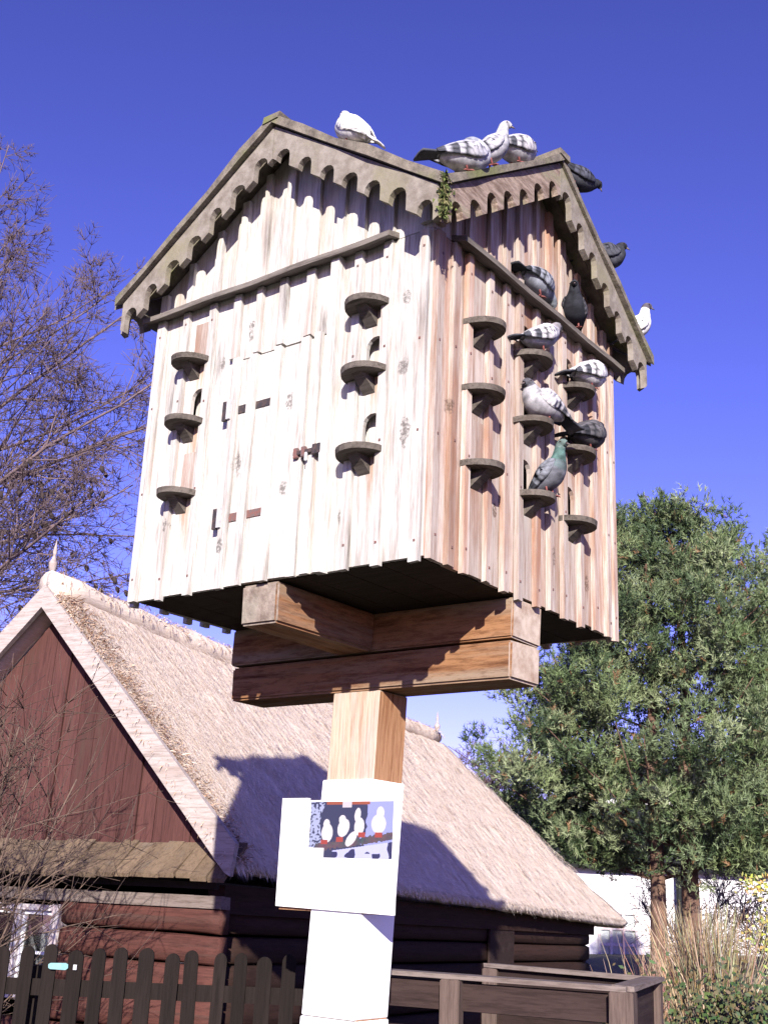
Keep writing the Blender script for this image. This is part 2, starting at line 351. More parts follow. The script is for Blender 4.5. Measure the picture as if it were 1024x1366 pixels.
PERCH = {0: [(-.63, 4.455), (-.63, 4.085), (-.63, 3.675), (.595, 4.452), (.595, 4.090), (.59, 3.676)],
         1: [(-.55, 4.415), (-.55, 4.055), (-.55, 3.665), (-.06, 4.440), (-.06, 4.062), (-.04, 3.668), (.43, 4.447), (.43, 4.064), (.43, 3.658)]}
first = True
for k, ps in PERCH.items():
    for x, z in ps:
        o = pm if first else pm.copy()
        if not first: COL.objects.link(o); o.parent = dove
        first = False
        a = k*math.pi/2; y = -H-.003
        o.location = (x*math.cos(a)-y*math.sin(a), x*math.sin(a)+y*math.cos(a), z); o.rotation_euler = (rng.uniform(-.03, .03), rng.uniform(-.05, .05), a)
# drip rail
for k, (a, b) in {0: (-1.02, .745), 1: (-.80, 1.0), 2: (-.8, 1.0), 3: (-.8, 1.0)}.items():
    bm = bmesh.new()
    ys = [(-H-.003, ZT+.034), (-H-.092, ZT+.006), (-H-.090, ZT-.022), (-H-.003, ZT+.004)]
    pr = [[bm.verts.new((x, y, z + .004*math.sin(x*9))) for y, z in ys] for x in np.linspace(a, b, 12)]
    for i in range(11):
        for q in range(4): bm.faces.new((pr[i][q], pr[i][(q+1) % 4], pr[i+1][(q+1) % 4], pr[i+1][q]))
    bm.faces.new(pr[0]); bm.faces.new(list(reversed(pr[-1])))
    wallpart(obj('drip_board', bm, 'trim', dove), k)
# bargeboards with arch cut-outs, two per gable
def barge(s, mat):
    N = 7; per = OV/N; zt = lambda x: ZP - SL*x
    dp = .205
    pts = [(0.002, zt(0)), (OV, zt(OV)), (OV, zt(OV)-dp*.82)]
    for i in reversed(range(N)):
        c = (i+.5)*per + rng.uniform(-.006, .006); wd = per*.64*rng.uniform(.9, 1.08); ht = .095*rng.uniform(.85, 1.15)
        zb = lambda x: zt(x)-dp
        pts.append((c+wd/2, zb(c+wd/2)))
        for q in range(0, 7):
            t = math.pi*q/6; pts.append((c+wd/2*math.cos(t), zb(c)+ht*.45+ht*.55*math.sin(t)))
        pts.append((c-wd/2, zb(c-wd/2)))
    pts.append((0.002, zt(0)-dp))
    bm = bmesh.new(); prism(bm, [[(s*x, z) for x, z in (pts if s > 0 else pts[::-1])]], -OV-.036, -OV)
    return obj('bargeboard', bm, mat, dove)
for k in range(4):
    for s in (-1, 1): wallpart(barge(s, 'barge2' if (k, s) == (1, -1) else 'barge'), k)
# roof boards: strips running down each slope, clipped by the valley
for k in range(4):
    for s in (-1, 1):
        ed = [0, .18, .36, .54, .72, .9, 1.03, OV+.065]
        for i in range(len(ed)-1):
            y0, y1 = ed[i], ed[i+1]-.004; t = .045+rng.uniform(-.006, .012); e = rng.uniform(.0, .014)
            bm = bmesh.new()
            x1a, x1b = y0+.001, min(y1, OV+.04)
            def P(x, y, up_): return bm.verts.new((s*x, -y, ZP-SL*x+up_))
            n = 5; rows = []
            for q in range(n+1):
                f = q/n; row = []
                for (yy, xm) in ((y0, x1a), (y1, x1b)):
                    x = xm*f; jt = rng.uniform(-.006, .006) + (rng.uniform(-.012, .022) if i == len(ed)-2 else 0)
                    yj = rng.uniform(-.012, .012) if (i == len(ed)-2 and yy == y1) else 0
                    row += [P(x, yy+yj, .001+e), P(x, yy+yj, t+e+jt)]
                rows.append(row)
            for q in range(n):
                a, b = rows[q], rows[q+1]
                for f in ((a[0], a[2], b[2], b[0]), (a[1], b[1], b[3], a[3]), (a[0], b[0], b[1], a[1]), (a[2], a[3], b[3], b[2])): bm.faces.new(f)
            for r_ in (rows[0], rows[-1]): bm.faces.new((r_[0], r_[1], r_[3], r_[2]))
            bmesh.ops.remove_doubles(bm, verts=bm.verts, dist=.0004)
            wallpart(obj('roof_board', bm, 'roofb', dove), k)
    # ridge cap
    bm = bmesh.new(); box(bm, -.055, .055, -OV-.072, -.0, ZP+.018, ZP+.062, j=.008); wallpart(obj('ridge_cap', bm, 'roofb', dove), k)
# moss tufts in the valley corner
V, F, Cc = [], [], []
for i in range(420):
    k = rng.random(); a = abs(rng.gauss(0, .05)); x = OV+.02-a*rng.random(); y = -(OV+.02)+a*rng.random()
    z = ZP-SL*OV + rng.uniform(-.22, .05)*(1-a*4)
    p = Vector((x+.03, y-.03, z)); d = Vector((rng.gauss(.2, .5), rng.gauss(-.2, .5), rng.gauss(-.2, .6))).normalized()*rng.uniform(.015, .04); e = d.orthogonal().normalized()*.007
    b = len(V); V += [tuple(p-e), tuple(p+e), tuple(p+d)]; F.append((b, b+1, b+2)); c = rng.choice([(.10, .125, .04), (.06, .08, .03), (.15, .14, .07)]); Cc += [c]*3
tag(pydata('moss', V, F, 'moss', dove, col=Cc), kind='stuff')
# box floor
for i in range(8):
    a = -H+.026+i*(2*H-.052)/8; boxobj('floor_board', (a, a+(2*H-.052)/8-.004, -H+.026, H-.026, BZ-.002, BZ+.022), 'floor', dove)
# timbers under the box
def timber(name, dims, mats, axis, bev=.012):
    bm = bmesh.new(); box(bm, *dims, j=.006, bev=bev)
    for f in bm.faces:
        f.normal_update()
        if abs(f.normal[axis]) > .8: f.material_index = 1
    return obj(name, bm, mats, dove)
timber('crossbeam', (-.945, .945, -.165, .125, 2.908, 3.112), ['beam', 'beamend2'], 0, .009)
timber('crossbeam', (-.93, .938, -.160, .120, 2.700, 2.900), ['beam', 'beamend2'], 0, .012)
timber('crossbeam', (-.135, .10, -.952, -.17, 2.905, 3.110), ['beamy', 'beamend'], 1, .012)
timber('crossbeam', (-.135, .10, .13, .95, 2.905, 3.110), ['beamy', 'beamend'], 1, .012)
# post: slight lean, wood above, white boxed cladding below
def post(z0, z1, off0, off1, hw, mats, name):
    bm = bmesh.new(); vs = []
    for z, (ox, oy) in ((z0, off0), (z1, off1)):
        vs.append([bm.verts.new((ox+a*hw[0], oy+b*hw[1], z)) for a, b in ((-1, -1), (1, -1), (1, 1), (-1, 1))])
    bm.faces.new(vs[0][::-1]); bm.faces.new(vs[1])
    for i in range(4):
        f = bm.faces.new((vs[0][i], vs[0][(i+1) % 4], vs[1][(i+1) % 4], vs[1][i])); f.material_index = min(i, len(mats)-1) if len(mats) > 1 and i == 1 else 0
    bmesh.ops.bevel(bm, geom=list(bm.edges), offset=.006, segments=1, affect='EDGES')
    return obj(name, bm, mats, dove)
post(-.1, 2.70, (-.10, -.045), (-.012, -.03), (.155, .128), ['post', 'postred'], 'post')
post(1.10, 2.242, (-.069, -.050), (-.029, -.036), (.166, .140), ['white'], 'post_cladding')
post(-.05, 1.095, (-.104, -.055), (-.069, -.050), (.170, .144), ['white'], 'post_cladding')
# door: boards, battens, strap hinges, bolt
door = boxobj('door', (DX0, DX1, -H+.004, -H+.020, BZ+.002, DZ), 'grey', dove)
cuts = [DX0, -.16, .01, .20, DX1]
for i in range(4): boxobj('door_board', (cuts[i]+.002, cuts[i+1]-.002, -H-.011, -H+.003, BZ+rng.uniform(-.006, .006), DZ-rng.uniform(0, .008)), 'grey', door, j=.002)
for x in (-.285, -.16, .01, .20, .284):
    boxobj('door_batten', (x-.024, x+.024, -H-.040, -H-.012, BZ-rng.uniform(.004, .016), DZ+rng.uniform(-.004, .008)), 'grey', door, j=.003)
for hz, m_ in ((BZ+.962, 'iron'), (BZ+.362, 'rusty')):
    h = boxobj('hinge', (-.262, -.184, -H-.0175, -H-.0125, hz-.022, hz+.022), m_, door)
    boxobj('hinge_strap', (-.136, -.014, -H-.0175, -H-.0125, hz-.020, hz+.020), m_, h)
    boxobj('hinge_plate', (-.345, -.318, -H-.050, -H-.033, hz-.06, hz+.05), 'iron', h)
    boxobj('hinge_knuckle', (-.312, -.288, -H-.054, -H-.041, hz-.055, hz+.055), 'galv', h)
bolt = boxobj('bolt', (.185, .355, -H-.058, -H-.043, BZ+.602, BZ+.622), 'iron', door)
for x in (.20, .25, .32, .35): boxobj('bolt_keeper', (x-.014, x+.014, -H-.060, -H-.041, BZ+.585, BZ+.640), 'rusty' if x < .3 else 'iron', bolt, bev=.003)
boxobj('bolt_knob', (.262, .278, -H-.062, -H-.05, BZ+.56, BZ+.606), 'galv', bolt, bev=.003)
# dark line of the shut door edge
# ------------------------------------------------------------------ sign on the post
sign = thing('info_board', 'white notice board with a photo of four white doves fixed to the dovecote post', 'sign', dove.matrix_world.translation, 0)
sign.location = (CX, CY, 0); sign.rotation_euler = (0, 0, YAW)
bm = bmesh.new(); SY = -.205
pts = [(-.438, 1.604), (.315, 1.590), (.315, 2.136), (-.262, 2.136), (-.262, 2.148), (-.438, 2.148)]
prism(bm, [pts], SY, SY+.022); obj('panel', bm, 'white', sign)
boxobj('backing', (-.432, .300, SY+.0225, SY+.040, 1.588, 2.120), 'postred', sign)
# printed photograph as a fine coloured grid
nx, nzz = 240, 116; x0, x1, z0, z1 = -.236, .300, 1.850, 2.128
V, F, Cc = [], [], []
def photo(px, py):                      # px, py in the 0..1 frame of the print (py downwards)
    X = 260+px*610; Y = 245+py*415
    n1 = noise.noise(Vector((X*.018, Y*.018, 1))); n2 = noise.noise(Vector((X*.06, Y*.06, 5)))
    c = (.035, .038, .075)
    if X < 350+30*n1 and n2+.35*n1 > -.12: c = (.36, .40, .58)
    if X > 690 + 45*n1 - (Y-250)*.1: c = (.30, .33, .66)
    if X > 560 and Y > 590: c = (.40, .42, .70)
    if Y < 268 and 380 < X < 700: c = (.24, .07, .04)
    if 500 < X < 570 and Y < 290: c = (.55, .52, .56)
    yb = 590 - (X-300)*.16
    if X > 310 and abs(Y-yb) < 27+14*n2: c = (.075+.04*n1, .06+.02*n2, .07)
    if X > 440 and Y > yb+40: c = (.48, .50, .76) if n1 > -.15 else (.03, .03, .08)
    for (bx, by, rx, ry, tl) in ((395, 478, 42, 70, 0), (388, 412, 24, 36, 0), (515, 440, 42, 68, -.25), (505, 380, 26, 34, 0), (575, 520, 30, 62, -.55), (630, 430, 36, 66, -.05), (615, 345, 22, 52, -.1), (768, 410, 52, 70, 0), (778, 330, 27, 46, 0)):
        dx, dy = X-bx, Y-by; a = dx*math.cos(tl)-dy*math.sin(tl); b = dx*math.sin(tl)+dy*math.cos(tl)
        q = (a/rx)**2+(b/ry)**2
        if q < 1: c = (.74, .73, .72) if q < .72 + .3*n2 else (.62, .60, .62)
    for fx, fy in ((375, 545), (490, 525), (650, 490), (770, 490)):
        if abs(X-fx) < 26 and abs(Y-fy) < 17: c = (.26, .05, .04)
    if px < .19 and py > .83: c = (.80, .80, .81)
    return tuple(q*(.62 if max(c) > .3 and not (px < .19 and py > .83) else .85) for q in c)
for j in range(nzz+1):
    for i in range(nx+1):
        V.append((x0+(x1-x0)*i/nx, SY-.002, z0+(z1-z0)*j/nzz)); Cc.append(photo(i/nx, 1-j/nzz))
for j in range(nzz):
    for i in range(nx): a = j*(nx+1)+i; F.append((a, a+1, a+nx+2, a+nx+1))
pydata('photo_print', V, F, 'print', sign, col=Cc)
bm = bmesh.new(); xx = -.40
while xx < -.19:
    wd = rng.uniform(.006, .02); box(bm, xx, xx+wd, SY-.0015, SY-.001, 1.868, 1.874); xx += wd+.005
tag(obj('caption_line', bm, 'caption', sign), kind='stuff')

# ------------------------------------------------------------------ pigeons
def catmull(P, t):
    n = len(P)-1; f = t*n; i = min(int(f), n-1); u = f-i
    p = [P[max(0, min(n, i+k))] for k in (-1, 0, 1, 2)]
    return [.5*((2*b)+(-a+c)*u+(2*a-5*b+4*c-d)*u*u+(-a+3*b-3*c+d)*u**3) for a, b, c, d in zip(*p)]
POSES = {  # spine stations: x, z, half width, half height (body frame, feet at the origin, beak along +x)
 'stand': [(-.105, .070, .012, .012), (-.075, .082, .040, .032), (-.03, .098, .060, .052), (.02, .110, .066, .062), (.06, .126, .056, .056), (.085, .153, .038, .042), (.098, .182, .026, .031), (.108, .208, .024, .026), (.125, .218, .021, .022), (.142, .213, .010, .011)],
 'upright': [(-.085, .040, .012, .012), (-.065, .060, .038, .032), (-.03, .092, .058, .052), (.008, .125, .064, .062), (.036, .160, .052, .054), (.05, .195, .034, .038), (.056, .232, .024, .028), (.064, .260, .023, .025), (.080, .268, .020, .021), (.096, .262, .010, .011)],
 'hunch': [(-.105, .065, .012, .012), (-.075, .078, .042, .034), (-.03, .094, .064, .056), (.02, .104, .072, .068), (.058, .114, .064, .064), (.082, .134, .046, .048), (.092, .155, .032, .033), (.102, .170, .025, .026), (.116, .174, .021, .021), (.130, .167, .010, .010)],
 'preen': [(-.115, .062, .012, .012), (-.08, .074, .042, .034), (-.03, .090, .064, .054), (.02, .100, .072, .064), (.058, .112, .062, .060), (.076, .142, .044, .046), (.062, .170, .032, .032), (.036, .178, .026, .026), (.014, .168, .021, .021), (.000, .156, .010, .010)],
 'peck': [(-.105, .105, .012, .012), (-.075, .112, .042, .034), (-.03, .112, .064, .054), (.02, .104, .070, .062), (.062, .092, .058, .056), (.098, .085, .040, .042), (.125, .074, .028, .030), (.143, .060, .024, .025), (.153, .044, .020, .020), (.158, .030, .010, .010)],
 'tuck': [(-.10, .036, .012, .012), (-.07, .058, .040, .034), (-.03, .086, .062, .054), (.012, .116, .068, .064), (.046, .142, .058, .058), (.062, .166, .042, .045), (.068, .186, .032, .033), (.077, .196, .025, .026), (.090, .192, .020, .020), (.102, .184, .010, .010)],
 'lean': [(-.12, .060, .012, .012), (-.085, .074, .042, .034), (-.03, .096, .062, .052), (.02, .118, .068, .060), (.062, .142, .056, .054), (.09, .166, .040, .042), (.108, .188, .029, .031), (.122, .206, .025, .026), (.138, .212, .021, .022), (.154, .205, .010, .011)]}
def pigeon(label, loc, yaw, pose, body, neck, head, wing, bar=None, tail=None, scale=1.0, pitch=0):
    t = thing('pigeon', label, 'pigeon', loc, yaw, 'pigeons perched on the dovecote'); t.scale = (scale,)*3; t.rotation_euler = (0, pitch, yaw)
    S = [(a_, b_-.016, c_, d_) for a_, b_, c_, d_ in POSES[pose]]; tail = tail or wing
    NS, NR = 34, 14; V, F, Cc = [], [], []; ctr = []
    st = [catmull(S, i/(NS-1)) for i in range(NS)]
    for i, (x, z, rx, rz) in enumerate(st):
        a = st[max(0, i-1)]; b = st[min(NS-1, i+1)]; d = Vector((b[0]-a[0], 0, b[1]-a[1])).normalized(); n = Vector((-d.z, 0, d.x))
        ctr.append((Vector((x, 0, z)), d, n, rx, rz))
        f = i/(NS-1)
        for q in range(NR):
            th = 2*math.pi*q/NR
            p = Vector((x, 0, z)) + Vector((0, 1, 0))*rx*math.cos(th)*(1+.03*math.sin(5*th)) + n*rz*math.sin(th)
            V.append(tuple(p))
            c = body if f < .48 else neck if f < .72 else head
            if .44 < f < .52: c = [(u+v_)/2 for u, v_ in zip(body, neck)]
            s_ = .84 + .6*noise.noise(p*42) + .35*noise.noise(p*110) ; Cc.append([max(.005, v_*s_) for v_ in c])
    for i in range(NS-1):
        for q in range(NR): q2 = (q+1) % NR; F.append((i*NR+q, i*NR+q2, (i+1)*NR+q2, (i+1)*NR+q))
    F.append(tuple(range(NR))); F.append(tuple((NS-1)*NR+q for q in reversed(range(NR))))
    pydata('body', V, F, 'plume', t, True, Cc)
    # wings folded on the flanks
    i0 = 3; i1 = 17
    for s in (-1, 1):
        V, F, Cc = [], [], []; NU, NV = 22, 10
        for u in range(NU+1):
            f = u/NU; idx = i1+(i0-i1)*f; ii = int(idx); c, d, n, rx, rz = ctr[max(0, min(NS-1, ii))]
            base = c - d*max(0, f-.75)*.22
            half = (.58*math.sin(math.pi*min(1, .22+f*.62))**.7)*(1 if f < .8 else (1-f)/.2*.75+.25)
            for v_ in range(NV+1):
                g = (v_/NV-.5)*2*half + .20
                rr = 1.01 + .07*math.sin(math.pi*v_/NV) ; gm = g*1.35
                p = base + Vector((0, s, 0))*max(rx, .020)*rr*math.cos(gm) + n*max(rz, .018)*rr*math.sin(gm)
                V.append(tuple(p))
                col = wing
                if bar and (.58 < f < .68 or .76 < f < .84) and v_ < 8: col = bar
                if f > .9: col = bar or [x_*.5 for x_ in wing]
                s_ = 1.0 + .45*noise.noise(p*45) - (.34 if (v_*2+u) % 3 == 0 else 0) - (.35 if v_ % 3 == 0 and u > 11 else 0); Cc.append([max(.005, x_*s_) for x_ in col])
        for u in range(NU):
            for v_ in range(NV): a = u*(NV+1)+v_; F.append((a, a+1, a+NV+2, a+NV+1))
        o = pydata('wing', V, F, 'plume', t, True, Cc); md = o.modifiers.new('thick', 'SOLIDIFY'); md.thickness = .005; md.offset = 1
    # tail fan
    c, d, n, rx, rz = ctr[4]; bm = bmesh.new(); V, F, Cc = [], [], []
    for u in range(6):
        f = u/5; wd = .024+.020*f; p = c - d*(.0+.135*f) + n*.006
        for q in range(5): g = q/4*2-1; V.append(tuple(p+Vector((0, g*wd, 0)) + n*(.006*(1-g*g)))); Cc.append([x_*(.85+.15*(q % 2)) for x_ in (tail if f < .8 or not bar else bar)])
    for u in range(5):
        for q in range(4): a = u*5+q; F.append((a, a+1, a+6, a+5))
    o = pydata('tail', V, F, 'plume', t, True, Cc); md = o.modifiers.new('thick', 'SOLIDIFY'); md.thickness = .009; md.offset = 0
    # beak, eyes, legs
    c, d, n, rx, rz = ctr[-1]; bm = bmesh.new()
    rot = d.to_track_quat('Z', 'Y').to_matrix().to_4x4(); rot.translation = c+d*.009
    bmesh.ops.create_cone(bm, segments=8, radius1=.0075, radius2=.0015, depth=.026, cap_ends=True, matrix=rot); obj('beak', bm, 'beak', t, True)
    c, d, n, rx, rz = ctr[-6]
    for s in (-1, 1):
        bm = bmesh.new(); bmesh.ops.create_icosphere(bm, subdivisions=1, radius=.0048, matrix=Matrix.Translation(c+Vector((0, s*rx*.93, 0))+n*.004)); obj('eye', bm, 'eye', t, True)
        T = Tubes(); top = Vector((-.002, s*.024, .075)); ft = Vector((.006, s*.026, .006))
        T.add([top, top.lerp(ft, .5)+Vector((-.004, 0, 0)), ft], [.011, .0055, .0045], 6)
        for tx, ty in ((.034, 0), (.028, .014), (.028, -.014), (-.018, 0)): T.add([ft, ft+Vector((tx*.6, ty*.7, .001)), ft+Vector((tx, ty, -.004))], [.0042, .0036, .002], 5)
        T.build('leg', 'pinkleg', t)
    return t
Wm = Matrix.Rotation(YAW, 4, 'Z'); Wm.translation = (CX, CY, 0)
def D(x, y, z): return tuple(Wm @ Vector((x, y, z)))
rz_ = lambda ax, y_: ZP - SL*abs(ax) + .055
WHITE = (.78, .77, .76); PALE = (.40, .40, .44); GREY = (.20, .215, .26); DARKG = (.07, .073, .09); GREEN = (.07, .13, .12); BLACK = (.03, .032, .04); PURP = (.16, .12, .16)
PX = YAW
yw = lambda d_: YAW + R(d_)      # angles in the dovecote frame: 0 along the left wall to the right, 90 away along the right wall
pigeon('plump white pigeon alone on the sloping edge of the left gable', D(.50, -1.10, rz_(.50, 0)-.01), yw(178), 'hunch', WHITE, WHITE, WHITE, WHITE, tail=WHITE, scale=1.1, pitch=-.42)
pigeon('grey and white pigeon preening beside the roof valley', D(1.10, -.93, rz_(.93, 0)), yw(62), 'preen', PALE, PALE, GREY, (.40, .40, .45), DARKG, DARKG, scale=1.2)
pigeon('upright pigeon stretching its neck on the roof ridge, tallest of the roof birds', D(1.10, -.68, rz_(.68, 0)), yw(40), 'upright', PALE, (.33, .34, .37), (.42, .42, .46), PALE, DARKG, scale=1.08)
pigeon('hunched pale grey pigeon right of the upright one on the roof', D(1.09, -.42, rz_(.42, 0)), yw(75), 'hunch', PALE, PALE, GREY, (.46, .45, .49), DARKG, scale=1.15)
pigeon('dark pigeon crouched just over the right gable peak', D(1.10, .17, rz_(.17, 0)+.01), yw(70), 'lean', DARKG, BLACK, BLACK, (.07, .075, .10), BLACK, scale=1.1, pitch=.5)
pigeon('dark pigeon halfway down the right roof slope', D(1.08, .63, rz_(.63, 0)+.02), yw(40), 'hunch', DARKG, BLACK, BLACK, DARKG, BLACK, scale=1.15)
pigeon('white pigeon with dark head near the low right eave', D(1.09, 1.07, rz_(1.07, 0)+.03), yw(50), 'upright', WHITE, WHITE, (.10, .09, .11), WHITE, DARKG, scale=1.1)
pigeon('bluish grey pigeon bending forward on the drip board above the nest boxes', D(1.003, -.04, 4.806), yw(85), 'peck', (.25, .27, .32), GREY, (.15, .17, .19), (.26, .28, .33), BLACK, BLACK, scale=1.12)
pigeon('dark shaded pigeon at the lower end of the drip board', D(1.003, .40, 4.806), yw(-60), 'lean', BLACK, BLACK, BLACK, (.05, .05, .06), BLACK, scale=1.1)
pz = {n: z for n, z in (('mt', 4.440), ('mm', 4.062), ('mb', 3.668), ('rt', 4.447), ('rm', 4.064))}
pigeon('pale pigeon with grey head leaning right on the top middle perch', D(1.045, -.075, pz['mt']), yw(78), 'lean', PALE, (.30, .27, .30), (.20, .19, .21), (.58, .57, .60), DARKG, BLACK, scale=1.12)
pigeon('speckled whitish pigeon filling the centre perch with its head lowered', D(1.05, -.02, pz['mm']), yw(-105), 'hunch', (.40, .39, .42), (.36, .36, .39), (.10, .10, .12), (.42, .41, .44), DARKG, BLACK, scale=1.22)
pigeon('grey pigeon with green neck standing upright on the bottom middle perch', D(1.055, .015, pz['mb']), yw(-5), 'upright', (.13, .135, .16), GREEN, (.12, .17, .16), (.16, .17, .20), BLACK, BLACK, scale=1.1)
pigeon('plump white pigeon with dark tail on the top right perch', D(1.05, .47, pz['rt']), yw(80), 'hunch', (.60, .59, .62), (.56, .55, .59), (.38, .37, .41), (.62, .61, .64), DARKG, BLACK, scale=1.18)
pigeon('dark chequered pigeon on the right perch below the white one', D(1.05, .44, pz['rm']), yw(80), 'hunch', (.075, .072, .08), BLACK, BLACK, (.10, .097, .108), BLACK, BLACK, scale=1.2)

# ------------------------------------------------------------------ thatched cottage
GX, GY, ZE = -1.160, 9.933, 1.873
uV = Vector((.45361612, .89076805, -.02765324)).normalized(); vV = Vector((.89110883, -.45378966, 0)).normalized(); wV = vV.cross(uV)
cot = thing('cottage', 'low red brown log cottage with a steep thatched roof and boarded gable', 'cottage')
mw = Matrix((vV, uV, wV)).transposed().to_4x4(); mw.translation = (GX, GY, 0); cot.matrix_world = mw
HW, RISE = 2.42, 2.56; LR, LE = 9.56, 12.2         # half width, ridge rise, ridge length, eave length
def thatch(name, corners, thick, nu, nv, parent, mat='thatch'):
    """thick sheet over four corners (eave0, eave1, ridge1, ridge0), lumpy on top"""
    A, B, C_, D_ = [Vector(c) for c in corners]; n = (B-A).cross(D_-A).normalized()
    if n.z < 0: n = -n
    V, F = [], []
    for lay in (0, 1):
        for j in range(nv+1):
            for i in range(nu+1):
                f, g = i/nu, j/nv; p = A.lerp(B, f).lerp(D_.lerp(C_, f), g)
                if lay:
                    p = p + n*(thick*(1-.25*(1-g)) + .035*noise.noise(p*1.7) + .018*noise.noise(p*7))
                    p.z += .03*math.sin(f*math.pi)*g*-2
                elif j == 0: p = p + Vector((0, 0, .02*noise.noise(p*5)))
                V.append(tuple(p))
    L = (nu+1)*(nv+1); idx = lambda i, j, l_: l_*L + j*(nu+1)+i
    for j in range(nv):
        for i in range(nu):
            F.append((idx(i, j, 1), idx(i+1, j, 1), idx(i+1, j+1, 1), idx(i, j+1, 1))); F.append((idx(i, j, 0), idx(i, j+1, 0), idx(i+1, j+1, 0), idx(i+1, j, 0)))
    for i in range(nu):
        F.append((idx(i, 0, 0), idx(i+1, 0, 0), idx(i+1, 0, 1), idx(i, 0, 1))); F.append((idx(i, nv, 0), idx(i, nv, 1), idx(i+1, nv, 1), idx(i+1, nv, 0)))
    for j in range(nv):
        F.append((idx(0, j, 0), idx(0, j, 1), idx(0, j+1, 1), idx(0, j+1, 0))); F.append((idx(nu, j, 0), idx(nu, j+1, 0), idx(nu, j+1, 1), idx(nu, j, 1)))
    return pydata(name, V, F, mat, parent, True), n
TH = .15
zR = ZE+RISE; tn = TH*.8
roof_r, nR = thatch('thatch_slope', [(-.08, .0, ZE-.07), (-.02, LE, ZE-.27), (-HW, LR, zR-.18), (-HW, .0, zR-.18)], TH, 80, 26, cot)
roof_l, nL = thatch('thatch_slope', [(-2*HW+.08, 0, ZE-.07), (-2*HW+.02, LE, ZE-.27), (-HW, LR, zR-.18), (-HW, 0, zR-.18)], TH, 60, 20, cot)
roof_h, nH = thatch('thatch_hip', [(-.02, LE, ZE-.27), (-2*HW+.02, LE, ZE-.27), (-HW-.02, LR, zR-.18), (-HW+.02, LR, zR-.18)], TH, 30, 20, cot)
# ridge roll of thatch
T = Tubes(); pts = [Vector((-HW + .02*math.sin(i), i*LR/24-.04, zR+.02+.03*noise.noise(Vector((i, 3, 1))) - .05*math.sin(math.pi*i/24))) for i in range(25)]
T.add(pts, [.13+.02*math.sin(i*2.3) for i in range(25)], 10); T.build('thatch_ridge', 'thatch', cot)
# loose straw over the slope and along the edges
V, F, Cc = [], [], []
def strand(p, d, n, L, wd, c):
    s = d.cross(n).normalized()*wd; b = len(V); m = p + d*L*.5 + n*.02; V.extend([tuple(p-s), tuple(p+s), tuple(m+s), tuple(m-s), tuple(p+d*L)])
    F.extend([(b, b+1, b+2, b+3), (b+3, b+2, b+4)]); Cc.extend([c]*5)
A_ = Vector((-.08, 0, ZE-.07)); up_s = (Vector((-HW, 0, zR-.18))-A_); dn = -up_s.normalized()
SC = [(.68, .59, .51), (.60, .50, .42), (.54, .43, .34), (.72, .65, .58)]
for i in range(26000):
    f = rng.random()**1.7; g = rng.random()
    y = f*(LE + (LR-LE)*g); p = A_ + up_s*g + Vector((.06*f*(1-g), y, -.14*f*(1-g))) + nR*(TH*(1-.25*(1-g))+.004)
    d = (dn + Vector((0, rng.gauss(0, .12), 0)) + nR*rng.gauss(.0, .02)).normalized()
    strand(p, d, nR, rng.uniform(.08, .26), rng.uniform(.0015, .0032)*(1+f), rng.choice(SC))
ED = [(.52, .39, .29), (.40, .26, .18), (.58, .47, .39), (.28, .17, .12)]
for i in range(9000):      # ragged gable-side band
    g = rng.random(); y = abs(rng.gauss(0, .22))-.03; p = A_ + up_s*g + Vector((0, y, 0)) + nR*(TH*(1-.25*(1-g))*rng.uniform(.55, 1.08))
    d = (dn*rng.uniform(.2, 1) + Vector((0, rng.gauss(-.15, .55), 0)) + nR*rng.gauss(.12, .3)).normalized()
    strand(p, d, nR, rng.uniform(.05, .16), rng.uniform(.003, .007), rng.choice(ED))
for i in range(2600):      # eave fringe
    y = rng.random()*LE; p = A_ + Vector((.06*y/LE, y, -.14*y/LE)) + nR*TH*rng.uniform(0, .75)
    d = (dn + Vector((0, rng.gauss(0, .15), 0)) + nR*rng.gauss(0, .1)).normalized(); strand(p-d*.03, d, nR, rng.uniform(.04, .10), rng.uniform(.004, .009), rng.choice(SC))
A2 = Vector((-2*HW+.08, 0, ZE-.07)); up2 = (Vector((-HW, 0, zR-.18))-A2)
for i in range(5000):
    g = rng.random(); y = abs(rng.gauss(0, .3))-.03; p = A2 + up2*g + Vector((0, y, 0)) + nL*(TH*(1-.25*(1-g))*rng.uniform(.55, 1.08))
    d = (-up2.normalized()*rng.uniform(.2, 1) + Vector((0, rng.gauss(-.15, .55), 0)) + nL*rng.gauss(.12, .3)).normalized(); strand(p, d, nL, rng.uniform(.05, .16), rng.uniform(.003, .007), rng.choice(ED))
for i in range(2600):      # along the ridge
    y = rng.random()*LR; th = rng.uniform(-1.4, 1.4); n_ = Vector((math.sin(th), 0, math.cos(th))); p = Vector((-HW, y, zR+.02-.05*math.sin(math.pi*y/LR))) + n_*.13
    d = Vector((math.cos(th)*rng.choice((-1, 1)), rng.gauss(0, .5), -abs(math.sin(th)))).normalized(); strand(p, d, n_, rng.uniform(.05, .14), rng.uniform(.003, .007), rng.choice(ED+SC))
tag(pydata('straw', V, F, 'straw', cot, col=Cc), kind='stuff')
# rake boards on the gable
def rakeboard(sx):
    bm = bmesh.new(); a = Vector((0.0, 0, ZE+.09)); b = Vector((-HW, 0, ZE+RISE-.06)); d = (b-a).normalized(); n = Vector((d.z, 0, -d.x)); n = n if n.z > 0 else -n
    wd = .225; q = [a, a-d*.06+n*.02, a+n*wd+d*.10, b+Vector((0, 0, wd*1.02)), b+Vector((0, 0, -.0))]
    prism(bm, [[((p.x if sx > 0 else -2*HW-p.x), p.z-.175) for p in q]], -.085, -.03)
    return obj('rake_board', bm, 'rake', cot)
rakeboard(1); rakeboard(-1)
